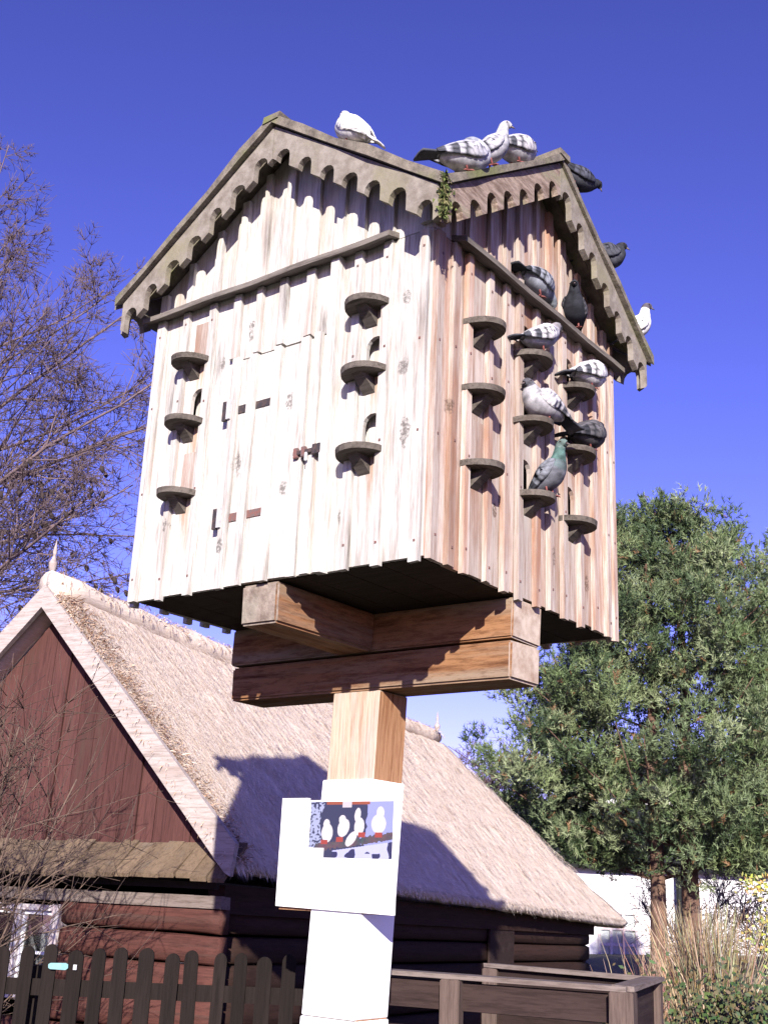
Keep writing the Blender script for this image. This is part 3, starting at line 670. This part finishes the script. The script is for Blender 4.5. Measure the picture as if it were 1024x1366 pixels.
# gable planks
GYW = .22; xs = np.linspace(-2*HW+.18, -.18, 23)
for i in range(22):
    a, b = xs[i]+.003, xs[i+1]-.003; zt = lambda x: zR-.20-(RISE/HW)*abs(x+HW)
    if min(zt(a), zt(b)) < ZE+.16: continue
    bm = bmesh.new(); y = GYW+rng.uniform(-.006, .006); prism(bm, [[(a, ZE+.0), (b, ZE+.0), (b, zt(b))] + ([(-HW, zR-.2)] if a < -HW < b else []) + [(a, zt(a))]], y, y+.025)
    obj('gable_plank', bm, 'plank', cot)
    if i % 5 == 2: boxobj('cover_strip', (a-.018, a+.014, GYW-.026, GYW-.009, ZE+.1, max(ZE+.2, zt(a)-.05)), 'plank', cot)
# pent roof of short boards across the gable foot
xs = np.linspace(-2*HW-.02, .02, 31)
for i in range(30):
    a, b = xs[i]+.002, xs[i+1]-.002; bm = bmesh.new(); zb = ZE-.125+rng.uniform(-.02, .02); yb = -.12+rng.uniform(-.02, .02); zt_ = ZE+.16+rng.uniform(-.012, .018)
    vs = [bm.verts.new(p) for p in ((a, yb, zb), (b, yb, zb+rng.uniform(-.01, .01)), (b, GYW-.012, zt_), (a, GYW-.012, zt_), (a, yb+.012, zb-.035), (b, yb+.012, zb-.035), (b, GYW-.012, zt_-.035), (a, GYW-.012, zt_-.035))]
    for f in ((0, 1, 2, 3), (7, 6, 5, 4), (0, 4, 5, 1), (1, 5, 6, 2), (2, 6, 7, 3), (3, 7, 4, 0)): bm.faces.new([vs[q] for q in f])
    obj('pent_board', bm, 'pent', cot)
# log walls
def log(x0, x1, y0, y1, z0, z1, mat, axis):
    bm = bmesh.new(); N = 14 if axis == 0 else 18; prof = [(-.5, 0), (-.5, .78), (-.25, 1.0), (.25, 1.0), (.5, .78), (.5, 0)]
    rows = []
    for i in range(N+1):
        f = i/N; dz = .012*noise.noise(Vector((f*4, z0*9, axis))); row = []
        for (h, o_) in ((0.03, 0), (.12, .8), (.5, 1.0), (.88, .8), (.97, 0)):
            z = z0+(z1-z0)*h+dz; off = .055*o_*(1+.25*noise.noise(Vector((f*7, z*5, 3))))
            row.append(bm.verts.new((x0+(x1-x0)*f, y0-off, z) if axis == 0 else (x0+off, y0+(y1-y0)*f, z)))
        row += [bm.verts.new((x0+(x1-x0)*f, y0+.10, z1+dz-.01) if axis == 0 else (x0-.10, y0+(y1-y0)*f, z1+dz-.01)), bm.verts.new((x0+(x1-x0)*f, y0+.10, z0+dz+.01) if axis == 0 else (x0-.10, y0+(y1-y0)*f, z0+dz+.01))]
        rows.append(row)
    K = len(rows[0])
    for i in range(N):
        for q in range(K): bm.faces.new((rows[i][q], rows[i][(q+1) % K], rows[i+1][(q+1) % K], rows[i+1][q]))
    bm.faces.new(rows[0]); bm.faces.new(rows[-1][::-1])
    return obj('wall_log', bm, mat, cot, True)
zs = [-.1, .22, .52, .80, 1.06, 1.30, 1.54]
WX0, WX1, WZ0, WZ1 = -3.25, -1.89, .74, 1.41
for i in range(6):
    z0, z1 = zs[i], zs[i+1]
    if z1 > WZ0+.05 and z0 < WZ1-.05: log(-2*HW+.3, WX0-.002, GYW, 0, z0, z1, 'log', 0); log(WX1+.002, -.17, GYW, 0, z0, z1, 'log', 0)
    else: log(-2*HW+.3, -.17, GYW, 0, z0, z1, 'log', 0)
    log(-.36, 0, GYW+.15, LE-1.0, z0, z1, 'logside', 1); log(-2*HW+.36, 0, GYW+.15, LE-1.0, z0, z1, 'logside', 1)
boxobj('wall_plate', (-2*HW+.25, -.15, GYW-.075, GYW+.06, 1.50, 1.60), 'cap', cot, j=.010)
boxobj('wall_plate', (-2*HW+.20, -2*HW+.41, GYW+.1, LE-.95, 1.47, 1.70), 'logside', cot)
boxobj('rear_wall', (-2*HW+.4, -.4, LE-1.05, LE-.9, -.1, 1.7), 'logside', cot)
boxobj('ceiling', (-2*HW+.3, -.3, GYW+.05, LE-1.0, 1.66, 1.72), 'dark', cot)
boxobj('wall_plate', (-.41, -.24, GYW+.1, LE-.95, 1.47, 1.70), 'logside', cot)
boxobj('side_door', (-.285, -.255, 6.6, 7.5, 0, 1.5), 'rail', cot)
# window in the gable wall
win = boxobj('window', (WX0, WX1, GYW+.25, GYW+.27, WZ0, WZ1), 'dark', cot)
def wbox(n, x0, x1, y0, y1, z0, z1, m): return boxobj(n, (x0, x1, y0, y1, z0, z1), m, win, j=.002)
wbox('frame', WX0-.04, WX0+.05, GYW-.08, GYW+.04, WZ0-.02, WZ1+.06, 'frame'); wbox('frame', WX1-.05, WX1+.04, GYW-.08, GYW+.04, WZ0-.02, WZ1+.06, 'frame')
wbox('frame', WX0+.052, WX1-.052, GYW-.08, GYW+.04, WZ1, WZ1+.05, 'frame'); wbox('sill', WX0-.06, WX1+.06, GYW-.12, GYW+.04, WZ0-.07, WZ0-.022, 'frame')
cx = [WX0+.052, (WX0+WX1)/2-.22, (WX0+WX1)/2+.22, WX1-.052]
for i in (1, 2): wbox('mullion', cx[i]-.035, cx[i]+.035, GYW-.06, GYW+.03, WZ0-.018, WZ1-.002, 'frame')
for i in range(3):
    a, b = cx[i]+(.037 if i else 0), cx[i+1]-(.037 if i < 2 else 0)
    for p in ((a, a+.03, WZ0, WZ1-.004), (b-.03, b, WZ0, WZ1-.004)): wbox('sash', p[0], p[1], GYW-.03, GYW+.01, p[2], p[3], 'white')
    wbox('sash', a+.031, b-.031, GYW-.028, GYW+.008, WZ0+.30, WZ0+.325, 'white'); wbox('sash', a+.031, b-.031, GYW-.028, GYW+.008, WZ1-.035, WZ1-.006, 'white')
    wbox('pane', a+.031, b-.031, GYW-.006, GYW-.003, WZ0, WZ1-.036, 'glass')
    wbox('curtain', a+.01, b-.01, GYW+.07, GYW+.08, WZ0, WZ1-.11, 'curtain')
# carved finials on the ridge ends
def finial(y):
    bm = bmesh.new(); prof = [(.045, 0), (.045, .10), (.028, .13), (.05, .18), (.055, .22), (.03, .26), (.018, .30), (.03, .335), (.012, .40), (.002, .46)]
    rings = [[bm.verts.new((-HW+r*math.cos(t*math.pi/4), y+r*math.sin(t*math.pi/4), zR+.0+z)) for t in range(8)] for r, z in prof]
    for i in range(len(rings)-1):
        for q in range(8): bm.faces.new((rings[i][q], rings[i][(q+1) % 8], rings[i+1][(q+1) % 8], rings[i+1][q]))
    return obj('finial', bm, 'rake', cot, True)
f0 = finial(-.02); f0.scale = (.8, .8, 1.05); f0.location = (-HW*.2, 0, -zR*.05); finial(LR-.05)

# ------------------------------------------------------------------ picket fence
fence = thing('picket_fence', 'dark brown picket fence with rounded tops in front of the cottage', 'fence', (0, 7.2, 0))
bm = bmesh.new(); n = 8; wp = .081
prism(bm, [[(-wp/2, 0.05), (wp/2, 0.05), (wp/2, 1.27)] + [(wp/2*math.cos(math.pi*i/n), 1.27+.045*math.sin(math.pi*i/n)) for i in range(1, n)] + [(-wp/2, 1.27)]], -.011, .011)
p0 = obj('picket', bm, 'picket', fence); x = -3.9; i = 0
while x < -.33:
    o = p0 if i == 0 else p0.copy()
    if i: COL.objects.link(o); o.parent = fence
    o.location = (x, (x+2.1)*.035 + rng.uniform(-.004, .004), rng.uniform(-.02, .015)); o.rotation_euler = (rng.uniform(-.015, .015), rng.uniform(-.018, .018), .035)
    o.scale = (rng.uniform(.88, 1.1), 1, 1)
    x += .1385+rng.uniform(-.006, .006); i += 1
for z in (.30, 1.09):
    o = boxobj('rail', (-4.0, -.25, .013, .055, z-.045, z+.045), 'picket', fence, j=.004); o.rotation_euler = (0, 0, .035); o.location = (0, .073, 0)
for px in (-3.6, -1.95, -.28):
    boxobj('fence_post', (px-.05, px+.05, .07+.035*(px+2.1), .17+.035*(px+2.1), -.1, 1.2), 'picket', fence)
tp = thing('plate', 'small pale teal plate hung on the picket fence beside the cottage window', 'plate', (-1.76, 7.185, 1.195))
bm = bmesh.new(); prism(bm, [[(-.058, .004), (-.048, -.003), (.042, -.005), (.056, .006), (.054, .026), (.040, .033), (-.048, .030), (-.060, .022)]], -.008, 0); obj('disc', bm, 'teal', tp)
boxobj('hook', (.085, .105, -.008, 0, -.002, .026), 'galv', tp)

# ------------------------------------------------------------------ plank enclosure right of the post
pen = thing('plank_enclosure', 'weathered plank enclosure with flat cap boards right of the white post', 'fence', (.5, 7.1, 0))
def panel(P, Q, planks, cap=True):
    P = Vector((P[0], P[1], 0)); Q = Vector((Q[0], Q[1], 0)); d = Q-P; L = d.length; a = math.atan2(d.y, d.x)
    for z0, z1 in planks:
        o = boxobj('plank', (0.02, L-.02, -.012, .012, z0, z1), 'rail', pen, j=.006); o.location = P - Vector((.5, 7.1, 0)); o.rotation_euler = (0, 0, a)
    if cap:
        o = boxobj('cap_board', (-.03, L+.03, -.065, .055, 1.245, 1.27), 'cap', pen, j=.004); o.location = P - Vector((.5, 7.1, 0)); o.rotation_euler = (0, 0, a)
N0, N1, F1, F0 = (-.28, 7.38), (1.40, 6.70), (1.78, 7.62), (.86, 8.30)
panel(N0, N1, [(1.08, 1.225), (.86, .985), (.62, .76), (.36, .52), (.1, .26)])
panel(N1, F1, [(.95, 1.225), (.64, .94), (.32, .63), (.02, .31)])
panel(F0, F1, [(1.07, 1.235), (.82, .97), (.56, .70), (.3, .45)])
for (x, y, s) in ((.51, 7.03, .055), (1.40, 6.69, .065), (1.78, 7.62, .05), (.86, 8.3, .05), (-.27, 7.36, .05)):
    o = boxobj('pen_post', (-s, s, -s-.02, s-.02, -.1, 1.243), 'fpost', pen, j=.004, bev=.006); o.location = (x-.5, y-7.1, 0); o.rotation_euler = (0, 0, -.37)

# ------------------------------------------------------------------ white buildings behind the pines
wb = thing('whitewashed_building', 'long low whitewashed building with black plank roof behind the pine', 'building', (20.8, 54.0, -1.83))
wb.scale = (2.077,)*3
boxobj('wall', (-5.9, 12, 0, .3, -.2, 2.75), 'plaster', wb); boxobj('side_wall', (-5.9, -5.6, .302, 6, -.2, 2.75), 'plaster', wb)
for i in range(7):
    y0 = -.5+i*.55; z0 = 2.52+i*.20
    bm = bmesh.new(); vs = [bm.verts.new((x, y, z)) for z_ in (0, .06) for x, y, z in ((-7.2, y0, z0+z_), (12.2, y0, z0+z_), (12.2, y0+.56, z0+.22+z_), (-7.2, y0+.56, z0+.22+z_))]
    for f in ((3, 2, 1, 0), (4, 5, 6, 7), (0, 1, 5, 4), (1, 2, 6, 5), (2, 3, 7, 6), (3, 0, 4, 7)): bm.faces.new([vs[q] for q in f])
    obj('roof_plank', bm, 'tarroof', wb)
    if i < 4: boxobj('roof_batten', (-7.1, -.9, y0+.1, y0+.16, z0+.09, z0+.16), 'slat', wb)
boxobj('eave_beam', (-6.1, 12.1, -.32, -.15, 2.36, 2.50), 'tarroof', wb)
for px in (-3.35, 1.2): boxobj('porch_post', (px-.1, px+.1, -.42, -.22, -.2, 2.36), 'tarroof', wb)
wn = boxobj('window', (-5.05, -4.25, -.04, -.005, .55, 1.45), 'glass', wb)
for x_ in (-5.1, -4.85, -4.58, -4.31): boxobj('glazing_bar', (x_, x_+.06, -.07, -.042, .5, 1.5), 'frame', wn)
for z_ in (.5, .8, 1.12, 1.44): boxobj('glazing_bar', (-5.04, -4.31, -.062, -.045, z_, z_+.06), 'frame', wn)
for wx in (2.0, 3.6, 7.6):
    wq = boxobj('window', (wx, wx+.85, -.03, -.004, .75, 1.75), 'dark', wb)
    for x_ in (wx-.06, wx+.40, wx+.85): boxobj('glazing_bar', (x_, x_+.06, -.075, -.032, .7, 1.8), 'frame', wq)
    for z_ in (.69, 1.2, 1.76): boxobj('glazing_bar', (wx+.002, wx+.398, -.065, -.034, z_, z_+.06), 'frame', wq)
bx_ = [(8.9, 33.0, 2), (11.6, 34.5, 12), (14.2, 33.0, 31)]
w2 = thing('pale_house', 'pale two storey house glimpsed high behind the pine branches', 'building', (17.4, 66, -1.42))
w2.scale = (1.833,)*3
boxobj('wall', (-2.5, 9, 0, 6, -.2, 4.9), 'plaster', w2)
bm = bmesh.new(); vs = [bm.verts.new(p) for p in ((-3, -.5, 4.85), (9.5, -.5, 4.85), (9.5, 6.5, 4.85), (-3, 6.5, 4.85), (-2, 3, 6.3), (8.5, 3, 6.3))]
for f in ((0, 1, 5, 4), (1, 2, 5), (2, 3, 4, 5), (3, 0, 4), (3, 2, 1, 0)): bm.faces.new([vs[q] for q in f])
obj('roof', bm, 'tarroof', w2)
for wx in (-1.2, .9, 3.2): boxobj('window', (wx, wx+.9, -.03, -.004, 3.3, 4.4), 'dark', w2)

# ------------------------------------------------------------------ trees
def rand_dir(d, spread, r):
    a = d.orthogonal().normalized(); a = Matrix.Rotation(r.uniform(0, 6.283), 3, d) @ a
    return (d*math.cos(spread) + a*math.sin(spread)).normalized()
def bare_tree(name, label, loc, limbs, seed, depth=4, twig=.0028, twigmat='twig', trunk=None, up=.10, cones=None, category='tree', wander=.22, kids=(5, 8)):
    r = random.Random(seed); t = thing(name, label, category, loc)
    TW = Tubes(); ends = []
    if trunk:
        T = Tubes(); h, rad = trunk; n = 12; pts = [Vector((.06*math.sin(i*.9)*i/n, .05*math.cos(i*.7)*i/n, h*i/n)) for i in range(n+1)]
        T.add(pts, [rad*(1-.85*i/n)+.004 for i in range(n+1)], 9); T.build('trunk', 'greybark', t)
    def grow(T, p, d, L, rad, lev):
        n = max(3, int(L/.10)) if lev < depth else 3; n = min(n, 14); pts = [p.copy()]; dirs = [d.copy()]
        for i in range(n):
            d = (d + Vector((r.gauss(0, wander), r.gauss(0, wander), r.gauss(up*.5, wander)))*(.9 if lev else .5)*(.10/max(.05, L/n))**0*.45).normalized(); p = p + d*L/n; pts.append(p.copy()); dirs.append(d.copy())
        tr = .35 if lev < depth else .4
        rads = [max(twig*.55, rad*(1-(1-tr)*i/n)) for i in range(n+1)]
        T.add(pts, rads, 6 if lev == 0 else 4 if lev < 2 else 3)
        if lev >= depth: ends.append(p); return
        k = r.randint(*kids) if lev else int(L*7)+4
        for c in range(k):
            f = r.uniform(.2 if lev else .12, 1); i = min(n, int(f*n)); nd = rand_dir(dirs[i], r.uniform(.45, 1.05), r)
            grow(TW, pts[i], nd, L*r.uniform(.32, .58)*(1.15-.5*f), max(twig, rads[i]*.55), lev+1)
    for (st, d, L, rad) in limbs:
        T = Tubes(); grow(T, Vector(st), Vector(d).normalized(), L, rad, 0); T.build('branch', 'greybark' if rad > .02 else twigmat, t)
    tag(TW.build('twigs', twigmat, t), kind='stuff')
    if cones:
        T = Tubes()
        sel = [e for e in ends if cones(e)]; r.shuffle(sel)
        for e in sel[:46]:
            q = [e+Vector((0, 0, -.0)), e+Vector((.01, 0, -.015)), e+Vector((.018, 0, -.035)), e+Vector((.02, 0, -.05))]; T.add(q, [.006, .019, .016, .004], 6)
        tag(T.build('seed_cones', 'cone', t), kind='stuff')
    return t
LX, LY = -6.9, 16.4
larch = bare_tree('bare_tree', 'tall leafless tree with fine purple brown twigs at the left edge', (LX, LY, -1.65),
  [(a_, b_, c_, d_*.62) for a_, b_, c_, d_ in [((0, 0, 2.6), (.75, -.1, .55), 1.6, .030), ((0, 0, 3.0), (.8, .1, .8), 1.9, .034), ((0, .02, 3.3), (.85, -.2, .55), 1.8, .030), ((.02, 0, 3.6), (.9, .2, .95), 1.9, .030),
   ((.02, 0, 4.0), (.85, -.2, .55), 2.2, .030), ((.03, 0, 4.3), (.85, .3, .5), 2.2, .030), ((.03, 0, 4.7), (.8, -.1, .6), 2.05, .028), ((0, 0, 5.1), (.65, .2, .75), 1.7, .024), ((0, 0, 3.9), (.95, -.1, .06), 1.8, .022), ((0, 0, 4.2), (.95, .15, .12), 1.7, .022), ((0, 0, 3.6), (.9, 0, .1), 1.7, .022), ((0, 0, 4.6), (.9, 0, .3), 1.9, .024), ((0, 0, 5.3), (.7, -.3, .6), 1.5, .020),
   ((0, 0, 5.5), (.45, -.2, 1.0), 1.2, .020), ((0, 0, 5.9), (.35, .1, 1.0), 1.2, .018), ((0, 0, 6.3), (.2, -.1, 1.0), 1.2, .016),
   ((0, 0, 3.4), (-.8, .2, .6), 1.7, .03), ((0, 0, 4.2), (-.6, -.5, .7), 1.6, .028), ((0, 0, 5.0), (-.7, .3, .9), 1.4, .024), ((0, 0, 3.1), (.1, -.8, .6), 1.2, .026)]],
  11, depth=3, trunk=(7.4, .10), cones=lambda e: 3.4 < e.z < 4.7 and e.x > .85, kids=(5, 9))
larch.scale = (1.976,)*3
bare_tree('bare_shrub', 'tangled leafless shrub with pale twigs in front of the cottage gable', (-3.0, 8.75, 0),
  [((0, 0, 0), (-.02+.115*a, -.02, 1), 2.75+.4*math.sin(a*5), .017) for a in np.linspace(-3.0, 2.4, 10)], 5, depth=2, twig=.0036, up=.05, category='shrub', kids=(4, 6), twigmat='bark2')
bare_tree('bare_tree', 'leafless tree seen against the pale sky between dovecote beam and pine', (2.6, 31, 0),
  [((0, 0, 1.8), (.5*math.cos(a), .5*math.sin(a), 1), 3.4, .06) for a in np.linspace(0, 5.5, 7)], 21, depth=3, twig=.008, trunk=(4.5, .14), kids=(4, 6))
for i_, (x_, y_, sd_) in enumerate(bx_):
    bare_tree('bare_shrub', ['leafless shrub before the white wall nearest the cottage eave', 'leafless shrub before the white wall behind the pine trunks', 'leafless shrub before the white wall at the right edge'][i_], (x_, y_, -.1),
      [((0, 0, 0), (.8*math.cos(a), .4*math.sin(a), 1), 2.5+.5*math.sin(a*3), .03) for a in np.linspace(0, 5.6, 8)], sd_, depth=2, twig=.011, up=.05, category='shrub', kids=(4, 6))
def pine(label, loc, h, crown0, rad, seed, trunks, nclump, group='pines right of the dovecote'):
    r = random.Random(seed); t = thing('pine_tree', label, 'pine tree', loc, 0, group)
    for (dx, dy, rr) in trunks:
        T = Tubes(); n = 14; T.add([Vector((dx+.05*math.sin(i*.8+dx)*i/n*2, dy+.05*math.cos(i*.6), h*.97*i/n)) for i in range(n+1)], [rr*(1-.9*i/n)+.01 for i in range(n+1)], 9); T.build('trunk', 'bark', t)
    clumps = []; nb = 0
    while len(clumps) < nclump:
        z = crown0 + (h-crown0)*(r.random()**1.15); f = (z-crown0)/(h-crown0)
        rm = rad*(min(1, .62+f*2.4))*(1-f**2.2)**.7*r.uniform(.7, 1.12)+.2
        a = r.uniform(0, 6.283); d = Vector((math.cos(a), math.sin(a), 0)); dx, dy, _ = r.choice(trunks)
        base = Vector((dx, dy, max(crown0*.8, z-.35*rm))); tip = Vector((dx, dy, z)) + d*rm + Vector((0, 0, .12*rm))
        mid = base.lerp(tip, .5)+Vector((0, 0, -.08*rm)); T = Tubes(); T.add([base, mid, tip], [.03*(1-f)+.014, .018, .007], 5)
        if nb < 60: T.build('branch', 'bark', t)
        nb += 1
        for q in range(r.randint(3, 5)):
            g = r.uniform(.45, 1.02); p = base.lerp(mid, g*2) if g < .5 else mid.lerp(tip, g*2-1); clumps.append((p + Vector((r.gauss(0, .22), r.gauss(0, .22), r.gauss(0, .11))), r.uniform(.24, .46)))
    V, F, Cc = [], [], []
    PAL = [(.088, .128, .052), (.135, .175, .078), (.055, .085, .038), (.165, .20, .105), (.10, .135, .066), (.042, .068, .030)]
    for (c, cr) in clumps:
        cc = r.choice(PAL)
        for k in range(r.randint(26, 36)):
            o_ = Vector((r.gauss(0, 1), r.gauss(0, 1), r.gauss(0, .75))); o_ = o_.normalized()*cr*r.random()**.45; p = c+o_
            ax = (o_.normalized()*.7 + Vector((r.gauss(0, .3), r.gauss(0, .3), .75+r.gauss(0, .3)))).normalized()
            k_ = r.uniform(.8, 1.25); col = [min(.3, x_*k_) for x_ in cc]
            if r.random() < .025: col = [.17, .10, .05]
            for m_ in range(13):
                d = rand_dir(ax, r.uniform(.25, 1.15), r); s = d.orthogonal().normalized(); s = Matrix.Rotation(r.uniform(0, 6.28), 3, d) @ s*r.uniform(.0075, .012); st = p + ax*r.uniform(-.08, .07); L = r.uniform(.07, .135)
                b = len(V); V += [tuple(st-s), tuple(st+s), tuple(st+d*L)]; F.append((b, b+1, b+2)); Cc += [col]*3
    tag(pydata('needles', V, F, 'needle', t, col=Cc), kind='stuff')
    return t
pine('broad dense green pine with forked reddish trunk just right of the dovecote', (5.65, 23.0, 0), 9.45, 2.65, 3.7, 3, [(-.15, 0, .17), (.50, .1, .20)], 1250)
pine('second pine rising behind at the right edge of the picture', (10.5, 27.0, 0), 10.6, 3.6, 3.0, 8, [(0, 0, .2)], 800)
# ------------------------------------------------------------------ reeds, shrubs
def blades(name, label, cat, loc, n, rx, ry, h, wd, pal, seed, lean=.18):
    r = random.Random(seed); t = thing(name, label, cat, loc); V, F, Cc = [], [], []
    for i in range(n):
        p = Vector((r.gauss(0, rx), r.gauss(0, ry), 0)); d = Vector((r.gauss(0, lean), r.gauss(0, lean), 1)).normalized(); L = h*r.uniform(.45, 1.08); s = Vector((r.gauss(0, 1), r.gauss(0, 1), 0)).normalized()*wd*r.uniform(.6, 1.3); bend = Vector((r.gauss(0, .12), r.gauss(0, .12), -.03))*L
        b = len(V); c = [x*r.uniform(.75, 1.2) for x in r.choice(pal)]
        for q in range(4):
            f = q/3; m_ = p+d*L*f+bend*f*f; V += [tuple(m_-s*(1-f*.85)), tuple(m_+s*(1-f*.85))]; Cc += [c, c]
        for q in range(3): F.append((b+q*2, b+q*2+1, b+q*2+3, b+q*2+2))
    o = pydata('blades', V, F, 'leaf', t, col=Cc); tag(o, kind='stuff'); return t
blades('dry_reeds', 'tall tan clump of dry reeds beside the plank enclosure', 'reeds', (2.92, 10.4, 0), 2100, .10, .16, 1.66, .008, [(.24, .185, .105), (.30, .245, .15), (.18, .13, .075), (.33, .285, .20)], 4, .06)
blades('dry_reeds', 'shorter dry reeds at the foot of the pine trunks', 'reeds', (4.6, 17.5, 0), 700, .35, .2, 1.35, .008, [(.34, .22, .14), (.40, .29, .20), (.28, .17, .12)], 14)
def bush(name, label, loc, n, rad, h, pal, seed, size=.035):
    r = random.Random(seed); t = thing(name, label, 'shrub', loc); V, F, Cc = [], [], []; T = Tubes()
    cl = [Vector((r.gauss(0, rad*.5), r.gauss(0, rad*.4), h*r.uniform(.25, .95))) for _ in range(26)]
    for c in cl: T.add([Vector((c.x*.15, c.y*.15, 0)), c*.6, c], [.012, .008, .004], 4)
    T.build('stems', 'greybark', t); t.children[0]['kind'] = 'stuff'
    for i in range(n):
        c = r.choice(cl); p = c + Vector((r.gauss(0, 1), r.gauss(0, 1), r.gauss(0, .8)))*rad*.20; d = Vector((r.gauss(0, 1), r.gauss(0, 1), r.gauss(.2, 1))).normalized(); s = d.orthogonal().normalized()*size*.4; L = size*r.uniform(.7, 1.4)
        b = len(V); V += [tuple(p), tuple(p+d*L*.5+s), tuple(p+d*L), tuple(p+d*L*.5-s)]; F.append((b, b+1, b+2, b+3)); cc = [x*r.uniform(.7, 1.25) for x in r.choice(pal)]; Cc += [cc]*4
    tag(pydata('leaves', V, F, 'leaf', t, col=Cc), kind='stuff'); return t
bush('yellow_shrub', 'small shrub with pale yellow leaves at the right edge', (5.0, 14.2, 0), 1500, .45, 2.15, [(.40, .36, .08), (.28, .30, .07), (.46, .42, .16)], 2, .06)
bush('green_shrub', 'low dark green shrub in the bottom right corner', (2.75, 8.9, 0), 5200, .75, 1.12, [(.06, .085, .03), (.085, .10, .04), (.12, .11, .05), (.04, .06, .025)], 6, .045)
bush('green_shrub', 'olive shrub with reddish twigs behind the reeds at right', (4.1, 11.2, 0), 4200, .8, 1.35, [(.07, .085, .03), (.13, .10, .06), (.05, .07, .03)], 9, .05)
# grass on the far yard
r = random.Random(3); V, F, Cc = [], [], []
for i in range(16000):
    p = Vector((r.uniform(1.5, 14), r.uniform(9, 26), 0)); d = Vector((r.gauss(0, .35), r.gauss(0, .35), 1)).normalized()*r.uniform(.06, .20); s = Vector((r.gauss(0, 1), r.gauss(0, 1), 0)).normalized()*.010
    b = len(V); V += [tuple(p-s), tuple(p+s), tuple(p+d)]; F.append((b, b+1, b+2)); Cc += [[x*r.uniform(.7, 1.2) for x in r.choice([(.08, .10, .03), (.16, .13, .06), (.11, .11, .04)])]]*3
tag(pydata('grass', V, F, 'leaf', col=Cc), kind='stuff')
